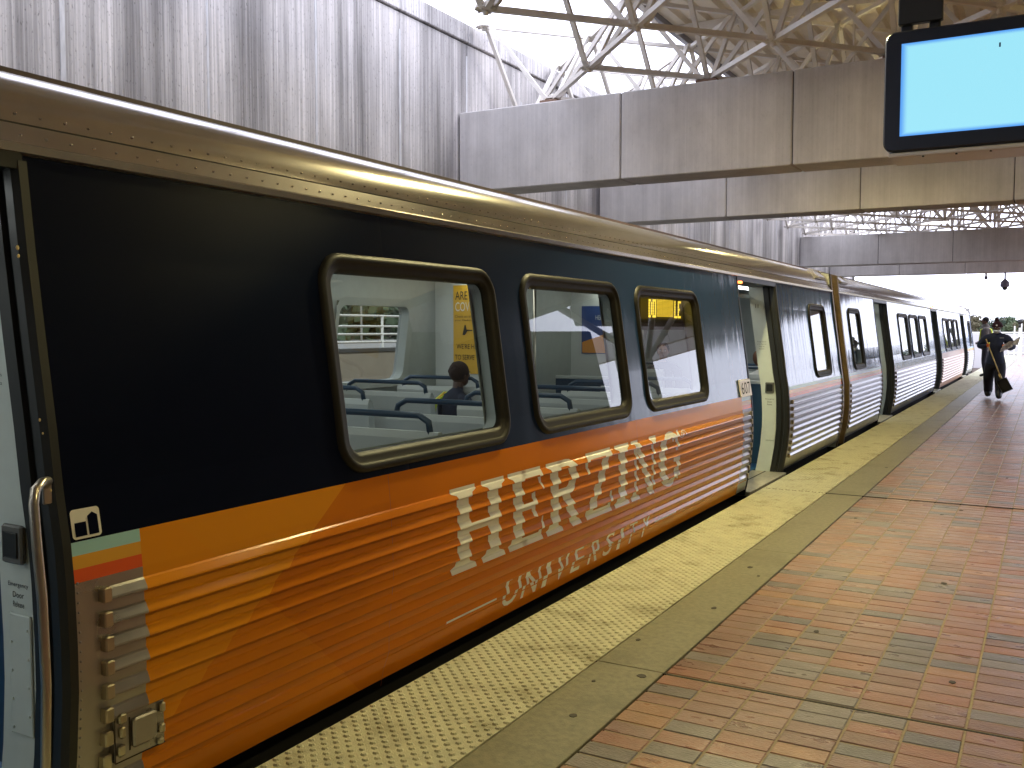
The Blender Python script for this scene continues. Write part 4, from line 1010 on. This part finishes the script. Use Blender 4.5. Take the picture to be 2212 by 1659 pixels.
def head(parent, c, r, skin, fd, hair=None, hs=1.0, hairz=.02):
    """skull, jaw, nose, ears, eyes and mouth facing direction fd"""
    c = Vector(c); f = Vector(fd).normalized(); s = f.cross(Vector((0, 0, 1))).normalized(); b = MB()
    def E(off, rad, m, nu=10, nv=8):
        k = len(b.v); b.ell((0, 0, 0), rad, nu, nv, m)
        for i in range(k, len(b.v)):
            v = b.v[i]; b.v[i] = tuple(c + s * (v[0] + off[0] * r) + f * (v[1] + off[1] * r) + Vector((0, 0, v[2] + off[2] * r)))
    E((0, 0, .1), (.80 * r, .98 * r, 1.05 * r), skin, 16, 12); E((0, .20, -.55), (.58 * r, .68 * r, .62 * r), skin, 14, 10)
    E((0, 1.0, -.12), (.12 * r, .18 * r, .26 * r), skin); 
    for sx in (-1, 1):
        E((sx * .82, -.05, -.08), (.08 * r, .16 * r, .26 * r), skin); E((sx * .32, .87, .08), (.13 * r, .07 * r, .075 * r), M['white'], 8, 6); E((sx * .32, .93, .08), (.055 * r, .03 * r, .06 * r), M['black'], 6, 4); E((sx * .32, .90, .26), (.19 * r, .06 * r, .035 * r), M['black'], 8, 4)
    E((0, .84, -.56), (.24 * r, .07 * r, .055 * r), mat('lips', (.22, .07, .06), .5), 8, 4)
    o = b.build('head', None, parent)
    if hair:
        b = MB(); k = 0; E((0, -.16, .30), (.90 * r * hs, .98 * r * hs, .98 * r * hs), hair, 18, 12)
        for q in range(26):
            a = random.uniform(0, 6.28); e = random.uniform(-.1, 1.3); E((math.cos(a) * math.cos(e) * .62, -.18 + math.sin(a) * math.cos(e) * .66 - .1, .30 + math.sin(e) * .72), (.30 * r * hs,) * 3, hair, 8, 6)
        b.build('hair', None, parent)
    return o

# worker walking towards the camera on the bricks with long dustpan and newspaper
wx, wy = -1.09, 24.8
t = empty('person', (wx, wy, 0), 'person in navy jacket, maroon bobble hat and orange gloves walking along the bricks', 'person')
nd = {'pel': (wx - .01, wy, .90, (.25, .18)), 'waist': (wx, wy, 1.06, (.265, .19)), 'chest': (wx + .0, wy - .02, 1.30, (.275, .20)), 'neckb': (wx + .01, wy - .03, 1.46, (.12, .10)), 'neck': (wx + .012, wy - .05, 1.54, .062), 'hd': (wx + .012, wy - .07, 1.66, .070),
      'hipL': (wx - .115, wy, .80, .15), 'kneeL': (wx - .155, wy + .10, .48, .122), 'ankL': (wx - .17, wy + .50, .17, .105), 'toeL': (wx - .17, wy + .36, .06, .066),
      'hipR': (wx + .105, wy, .80, .15), 'kneeR': (wx + .085, wy - .12, .48, .122), 'ankR': (wx + .09, wy - .12, .15, .108), 'toeR': (wx + .09, wy - .33, .058, .064), 'heR': (wx + .09, wy - .06, .06, .062),
      'shL': (wx - .20, wy - .01, 1.42, .13), 'elL': (wx - .35, wy + .02, 1.20, .115), 'wrL': (wx - .165, wy - .19, 1.25, .046),
      'shR': (wx + .20, wy - .01, 1.42, .13), 'elR': (wx + .33, wy + .02, 1.18, .115), 'wrR': (wx + .23, wy - .24, 1.23, .050)}
ed = [('pel', 'waist', NAVY), ('waist', 'chest', NAVY), ('chest', 'neckb', NAVY), ('neckb', 'neck', SK), ('neck', 'hd', SK), ('pel', 'hipL', TROU), ('hipL', 'kneeL', TROU), ('kneeL', 'ankL', TROU), ('ankL', 'toeL', BOOT), ('pel', 'hipR', TROU), ('hipR', 'kneeR', TROU), ('kneeR', 'ankR', TROU), ('ankR', 'toeR', BOOT), ('ankR', 'heR', BOOT),
      ('neckb', 'shL', NAVY), ('shL', 'elL', NAVY), ('elL', 'wrL', NAVY), ('neckb', 'shR', NAVY), ('shR', 'elR', NAVY), ('elR', 'wrR', NAVY)]
hand(nd, ed, 'l', 'wrL', (.25, -.95, .05), (0, 0, 1), OGL, 1.15); hand(nd, ed, 'r', 'wrR', (-.4, -.8, .1), (-.5, 0, 1), OGL, 1.0)
skin_body('body', nd, ed, 'pel', t)
hc = (wx + .012, wy - .10, 1.665); head(t, hc, .098, SK, (.05, -1, -.12))
b = MB(); b.ell((hc[0], hc[1] + .02, hc[2] + .03), (.112, .125, .125), 18, 8, BEAN, .0, 1); b.tube([(hc[0], hc[1] + .02, hc[2] + .005), (hc[0], hc[1] + .02, hc[2] + .055)], .121, 18, BEAN); b.ell((hc[0] - .012, hc[1] + .02, hc[2] + .175), (.052, .052, .048), 12, 8, BEAN); bn = b.build('bobble_hat', None, t)
b = MB(); b.ell((hc[0] - .01, hc[1] - .105, hc[2] + .05), (.02, .006, .022), 10, 6, MASK); b.build('badge', None, bn)
b = MB(); b.ell((hc[0], hc[1] - .035, hc[2] - .085), (.080, .072, .055), 14, 8, MASK, -1, .5); b.build('mask', None, t)
b = MB(); b.tube([(wx, wy - .03, 1.45), (wx + .01, wy - .04, 1.52)], [.13, .085], 14, NAVY, cap=False); b.build('collar', None, t)
b = MB(); b.box(wx + .07, wx + .16, wy - .215, wy - .211, 1.42, 1.432, mat('grey_logo', (.4, .42, .45), .6)); b.build('chest_logo', None, t)
# the long dustpan / scoop
d = empty('long_dustpan', (wx + .2, wy - .3, .3), 'black long-handled dustpan with a yellow pole held by the walking worker', 'dustpan')
b = MB(); b.tube([(wx - .205, wy - .27, 1.40), (wx + .13, wy - .33, .50)], .014, 10, mat('brass_yellow_pole', (.50, .36, .12), .4, .2)); b.build('pole', None, d)
b = MB(); b.tube([(wx + .09, wy - .325, .60), (wx + .135, wy - .33, .49)], .026, 10, mat('brass_yellow_pole', (0, 0, 0))); b.build('ferrule', None, d)
b = MB(); Q = Matrix.Translation((wx + .20, wy - .34, .36)) @ Matrix.Rotation(math.radians(-28), 4, 'Y')
k0 = len(b.v)
b.box(-.12, .12, .0, .012, -.16, .14, M['black']); b.box(-.12, -.11, -.14, .0, -.16, .14, M['black']); b.box(.11, .12, -.14, .0, -.16, .14, M['black']); b.box(-.11, .11, -.14, .0, -.16, -.15, M['black']); b.box(-.12, .12, -.07, -.0, .13, .14, M['black'])
b.v = [tuple(Q @ Vector(v)) for v in b.v]; b.build('pan', None, d)
# folded newspaper
n = empty('newspaper', (wx + .3, wy - .33, 1.2), 'crumpled open newspaper in the right-hand side glove of the walking worker', 'newspaper')
npm = mat('newsprint', (.42, .40, .38), .9, var=.7, vscale=30)
b = MB()
for q in range(3):
    vs = []; nx = 6
    for i in range(nx):
        for j in range(4):
            u, v = i / (nx - 1), j / 3
            vs.append((wx + .09 + .36 * u + .05 * v, wy - .36 - .05 * q - .04 * math.sin(u * 6 + q), 1.10 + .20 * u + .16 * v * (1 - .2 * q) + .02 * math.sin(u * 9 + v * 5 + q)))
    b.add(vs, [(i * 4 + j, i * 4 + 4 + j, i * 4 + 5 + j, i * 4 + 1 + j) for i in range(nx - 1) for j in range(3)], npm)
b.build('pages', None, n, fix=False)

# second worker further off, facing the track
wx, wy = -1.93, 36.3; k_ = 1.06
t = empty('person', (wx, wy, 0), 'person in grey coat with yellow reflective straps, standing behind the worker and facing the train', 'person')
GREY = mat('grey_coat_cloth', (.13, .115, .105), .85, var=.2)
P = lambda x, y, z, r: (wx + x, wy + y, z * k_ * 1.05, r)
nd = {'pel': P(.0, 0, .93, (.20, .23)), 'waist': P(.01, 0, 1.08, (.21, .24)), 'chest': P(.02, 0, 1.34, (.22, .26)), 'neckb': P(.0, 0, 1.50, .10), 'neck': P(-.01, 0, 1.57, .06), 'hd': P(-.02, 0, 1.68, .07),
      'hipL': P(0, -.09, .85, .11), 'kneeL': P(-.04, -.10, .48, .08), 'ankL': P(.02, -.10, .09, .06), 'toeL': P(-.16, -.11, .04, .045), 'hipR': P(0, .09, .85, .11), 'kneeR': P(.03, .10, .48, .08), 'ankR': P(.12, .10, .09, .06), 'toeR': P(-.05, .10, .04, .045),
      'shL': P(.01, -.20, 1.45, .13), 'elL': P(.03, -.25, 1.18, .07), 'wrL': P(-.16, -.22, 1.05, .045), 'shR': P(.01, .20, 1.45, .13), 'elR': P(.04, .25, 1.18, .07), 'wrR': P(-.14, .22, 1.06, .045)}
ed = [('pel', 'waist', GREY), ('waist', 'chest', GREY), ('chest', 'neckb', GREY), ('neckb', 'neck', SK), ('neck', 'hd', SK), ('pel', 'hipL', TROU), ('hipL', 'kneeL', TROU), ('kneeL', 'ankL', TROU), ('ankL', 'toeL', BOOT), ('pel', 'hipR', TROU), ('hipR', 'kneeR', TROU), ('kneeR', 'ankR', TROU), ('ankR', 'toeR', BOOT), ('neckb', 'shL', GREY), ('shL', 'elL', GREY), ('elL', 'wrL', GREY), ('neckb', 'shR', GREY), ('shR', 'elR', GREY), ('elR', 'wrR', GREY)]
hand(nd, ed, 'l', 'wrL', (-1, 0, -.2), (0, 0, 1), SK); hand(nd, ed, 'r', 'wrR', (-1, 0, -.2), (0, 0, 1), SK)
skin_body('body', nd, ed, 'pel', t)
hair_m = mat('black_hair', (.008, .007, .008), .9)
head(t, (wx - .03, wy, 1.72 * k_ * 1.05), .105, SK, (-1, -.1, 0), hair_m, 1.02)
b = MB(); b.tube([(wx - .01, wy, 1.50 * k_ * 1.05), (wx - .02, wy, 1.62 * k_ * 1.05)], [.15, .10], 14, GREY, cap=False); b.build('hood_collar', None, t)
b = MB()
for sy in (-.12, .12):
    pts = [(wx + .20, wy + sy * .9, 1.18), (wx + .22, wy + sy, 1.42), (wx + .16, wy + sy, 1.62), (wx + .0, wy + sy, 1.69), (wx - .15, wy + sy, 1.60), (wx - .19, wy + sy * .9, 1.2)]
    b.tube(pts, .022, 6, HIV)
b.tube([(wx + .02, wy, 1.10), (wx + .02, wy, 1.18)], .235, 18, HIV, cap=False); b.build('reflective_harness', None, t)

def sitter(x, y, label, coat, hairm, face, skin, hs=1.0, dz=0, hat=None):
    t = empty('person', (x, y, .45), label, 'person'); f = Vector(face).normalized(); s = Vector((f.y, -f.x, 0))
    def P(a, c, z, r): v = Vector((x, y, 0)) + s * a + f * c; return (v.x, v.y, z + dz, r)
    nd = {'pel': P(0, 0, .53, (.16, .13)), 'waist': P(0, .0, .68, (.16, .12)), 'chest': P(0, .02, .90, (.19, .13)), 'neckb': P(0, .03, 1.06, .09), 'neck': P(0, .05, 1.12, .055), 'hd': P(0, .07, 1.22, .07)}
    ed = [('pel', 'waist', coat), ('waist', 'chest', coat), ('chest', 'neckb', coat), ('neckb', 'neck', skin), ('neck', 'hd', skin)]
    for k, sg in (('L', -1), ('R', 1)):
        nd.update({'hip' + k: P(.09 * sg, .08, .55, .09), 'kn' + k: P(.11 * sg, .42, .56, .07), 'an' + k: P(.11 * sg, .44, .10, .05), 'to' + k: P(.11 * sg, .58, .05, .042), 'sh' + k: P(.19 * sg, .02, 1.0, .075), 'el' + k: P(.23 * sg, .05, .76, .055), 'wr' + k: P(.13 * sg, .28, .68, .036)})
        ed += [('pel', 'hip' + k, TROU), ('hip' + k, 'kn' + k, TROU), ('kn' + k, 'an' + k, TROU), ('an' + k, 'to' + k, BOOT), ('neckb', 'sh' + k, coat), ('sh' + k, 'el' + k, coat), ('el' + k, 'wr' + k, coat)]
        hand(nd, ed, k, 'wr' + k, f, s * -sg, skin, .6, .9)
    skin_body('body', nd, ed, 'pel', t)
    v = Vector((x, y, 0)) + f * .08; head(t, (v.x, v.y, 1.25 + dz), .098, skin, face, hairm, hs)
    return t, f, s
t, f, s = sitter(-4.88, 7.55, 'seated passenger in navy uniform with yellow shoulder bands inside the nearest train window', NAVY, mat('dark_brown_hair', (.03, .014, .010), .9), (.35, .9, 0), SK, 1.05, -.06)
c = Vector((-4.88, 7.55, -.06)); ORG = mat('band_orange', (.75, .16, .03), .5)
for q, m_ in ((-1, HIV), (0, ORG), (1, HIV)):
    b = MB(); o_ = s * (.022 * q)
    b.tube([c - s * .13 - f * .15 + o_ + Vector((0, 0, .88)), c - s * .13 - f * .11 + o_ + Vector((0, 0, 1.00)), c - s * .13 + f * .0 + o_ + Vector((0, 0, 1.075)), c - s * .13 + f * .11 + o_ + Vector((0, 0, 1.03)), c - s * .13 + f * .16 + o_ + Vector((0, 0, .90))], .013, 6, m_); b.build('shoulder_band', None, t)
sitter(-4.75, 12.5 + .3, 'passenger facing forward in the window below the amber display', mat('dark_top', (.03, .03, .04), .8), hair_m, (.3, -1, 0), SK2, 1.0, .06)
sitter(-3.20, 12.05, 'brown haired passenger in white top seated just inside the open door', mat('white_blouse', (.75, .74, .70), .7), mat('auburn_hair', (.12, .05, .025), .8), (.2, 1, 0), SK2, 1.22, -.02)
sitter(-3.3, 16.0, 'passenger behind the first window of the farther car', mat('black_coat', (.01, .01, .012), .8), hair_m, (.3, -1, 0), SK2, 1.0, .02)

# ------------------------------------------------------------------ distance: platform end, trees, buildings
t = empty('end_railing', (-1.3, 66, 0), 'white post and rail fence at the far end of the platform', 'railing')
for k in range(9):
    x = -2.3 + k * .62; b = MB(); b.tube([(x, 67.5, 0), (x, 67.5, 1.15)], .035, 8); b.build('post', M['white'], t)
for z in (.15, .6, 1.12):
    b = MB(); b.tube([(-2.3, 67.5, z), (2.7, 67.5, z)], .03, 8); b.build('rail', M['white'], t)
def signal(x, y, h, label):
    t = empty('signal_post', (x, y, 0), label, 'signal', 'trackside posts')
    b = MB(); b.tube([(x, y, -1.6), (x, y, h - .25)], .045, 10, M['white']); b.build('post', None, t)
    b = MB(); b.tube([(x, y - .05, h), (x, y + .12, h)], .115, 16, M['black']); b.tube([(x, y, h - .28), (x, y, h - .08)], .05, 10, M['black']); b.build('head', None, t)
signal(-1.25, 50, 1.98, 'white post with round black signal head right of the walking worker')
for x, y, h, l in ((-1.7, 58, 1.75, 'short slim white post in the distance right of the worker'), (-1.35, 57, 2.05, 'tall slim white post in the distance beside the signal')):
    t = empty('marker_post', (x, y, 0), l, 'post'); b = MB(); b.tube([(x, y, -1.6), (x, y, h)], .032, 8, M['white']); b.ell((x, y, h), (.04, .06, .05), 8, 6, M['white']); b.build('post', None, t)
for q, (x, y) in enumerate(((-4.6, 75), (-8.5, 95))):
    b = MB(); b.bbox(x - 4, x + 3.2, y, y + .25, -1.6, 1.2 if q else 1.3, .03); o = b.build('track_barrier', mat('pale_barrier', (.55, .53, .52), .8), None, ['near', 'far'][q] and ('pale concrete barrier beyond the end of the train' if q == 0 else 'second pale barrier farther along the tracks'), 'barrier')
    b = MB(); b.box(x - 4, x + 3.2, y + .05, y + .12, 1.35 - q * .1, 1.45 - q * .1, M['white']); b.build('rail', None, o)

leaf_m = [mat('leaf_green_%d' % i, c, .7, var=.25, vscale=.8) for i, c in enumerate(((.055, .085, .035), (.075, .10, .04), (.10, .085, .04), (.045, .075, .045)))]
bark = mat('bark', (.10, .075, .055), .9)
def tree_meshes(seed, R=3.2, H=7.5, m=None, nl=1500):
    rnd = random.Random(seed); b = MB()
    b.tube([(0, 0, 0), (.1, .05, H * .3), (.0, .1, H * .62)], [.28, .2, .1], 8)
    tips = []
    for k in range(9):
        a = rnd.uniform(0, 6.28); z0 = H * rnd.uniform(.25, .55); L_ = R * rnd.uniform(.5, .85); p1 = (math.cos(a) * L_ * .5, math.sin(a) * L_ * .5, z0 + L_ * .45); p2 = (math.cos(a) * L_, math.sin(a) * L_, z0 + L_ * .8)
        b.tube([(0, 0, z0), p1, p2], [.10, .06, .02], 6); tips.append(p2)
    tr = bpy.data.meshes.new('trunk'); tr.from_pydata(b.v, [], b.f); tr.materials.append(bark); tr.update()
    vs, fs = [], []; clumps = []
    for k in range(26):
        a = rnd.uniform(0, 6.28); e = rnd.uniform(-.35, 1.45); rr_ = R * rnd.uniform(.45, .95)
        clumps.append((math.cos(a) * math.cos(e) * rr_, math.sin(a) * math.cos(e) * rr_, H * .58 + math.sin(e) * rr_ * 1.0, rnd.uniform(.5, 1.1)))
    for k in range(nl):
        c = rnd.choice(clumps); d = Vector((rnd.gauss(0, 1), rnd.gauss(0, 1), rnd.gauss(0, 1))).normalized() * c[3] * rnd.uniform(.55, 1.05)
        p = Vector(c[:3]) + d; n_ = (d.normalized() + Vector((rnd.uniform(-.6, .6), rnd.uniform(-.6, .6), rnd.uniform(-.3, .8)))).normalized(); u = n_.orthogonal().normalized(); w = n_.cross(u); s_ = rnd.uniform(.18, .34)
        o = len(vs); vs += [p + u * s_, p + w * s_ * .7, p - u * s_, p - w * s_ * .7]; fs.append((o, o + 1, o + 2, o + 3))
    cr = bpy.data.meshes.new('crown'); cr.from_pydata(vs, [], fs); cr.materials.append(m); cr.update(); return tr, cr
TM = [tree_meshes(k, 3.0 + .3 * k, 7 + .6 * k, leaf_m[k]) for k in range(4)]
rnd = random.Random(3)
def wood(name, spots, label, cat):
    vs, fs, mi = [], [], []
    for x, y, z, s_, k in spots:
        a = rnd.uniform(0, 6.28); sz = s_ * rnd.uniform(.85, 1.1); ca, sa = math.cos(a), math.sin(a)
        for me, m_ in ((TM[k][0], 4), (TM[k][1], k)):
            o = len(vs)
            for v in me.vertices: c = v.co; vs.append((x + s_ * (c.x * ca - c.y * sa), y + s_ * (c.x * sa + c.y * ca), z + sz * c.z))
            for p in me.polygons: fs.append(tuple(o + i for i in p.vertices)); mi.append(m_)
    me = bpy.data.meshes.new(name); me.from_pydata(vs, [], fs)
    for q in leaf_m + [bark]: me.materials.append(q)
    me.polygons.foreach_set('material_index', mi); me.update()
    o = bpy.data.objects.new(name, me); C.objects.link(o); return tag(o, label, cat, kind='stuff')
wood('distant_wood', [(-44 + k * .8 + rnd.uniform(-1, 1), rnd.uniform(170, 260), -1.62, rnd.uniform(.48, .74), k % 4) for k in range(90)], 'wooded skyline beyond the platform end and the last train car', 'trees')
wood('roadside_wood', [(rnd.uniform(-46, -34), 4 + k * 2.3, -5.5, rnd.uniform(1.2, 1.7), (0, 3, 0, 1)[k % 4]) for k in range(36)], 'dark trees across the road seen through the train windows', 'trees')
for k, (x, y, w, h, l) in enumerate(((-19, 240, 9, 3.3, 'low white roofed building on the left of the distant skyline'), (-4, 230, 9, 3.7, 'low pink brick building behind the workers in the distance'), (7, 260, 12, 4.2, 'long pale building among the far trees at the right edge'))):
    t = empty('far_building', (x, y, -1.6), l, 'building')
    b = MB(); b.bbox(x - w / 2, x + w / 2, y, y + 6, -1.6, h - .4, .03, mat('far_wall_%d' % k, ((.42, .36, .34), (.42, .24, .20), (.5, .46, .42))[k], .85)); b.build('wall', None, t)
    b = MB(); b.bbox(x - w / 2 - .3, x + w / 2 + .3, y - .3, y + 6.3, h - .4, h, .03, M['white']); b.build('roof', None, t)
    for q in range(int(w / 1.5)):
        b = MB(); b.box(x - w / 2 + .5 + q * 1.5, x - w / 2 + 1.3 + q * 1.5, y - .03, y - .002, h - 2.2, h - 1.0, M['black']); b.build('window', None, t)
# road lamps across the road, lit
for k, (x, y) in enumerate(((-30, 26), (-32, 31), (-30, 38))):
    t = empty('road_lamp', (x, y, 1), ['left', 'middle', 'right'][k] + ' lit street lamp among the trees seen through the train window', 'street lamp')
    b = MB(); b.tube([(x, y, 1), (x, y, 3.3 + .5 * k), (x + .6, y, 3.6 + .5 * k)], .06, 8, M['white_steel']); b.build('post', None, t)
    b = MB(); b.ell((x + .6, y, 3.55 + .5 * k), (.16, .2, .08), 10, 6, emis('street_lamp_glow', (1, .85, .6), 12)); b.build('lantern', None, t)
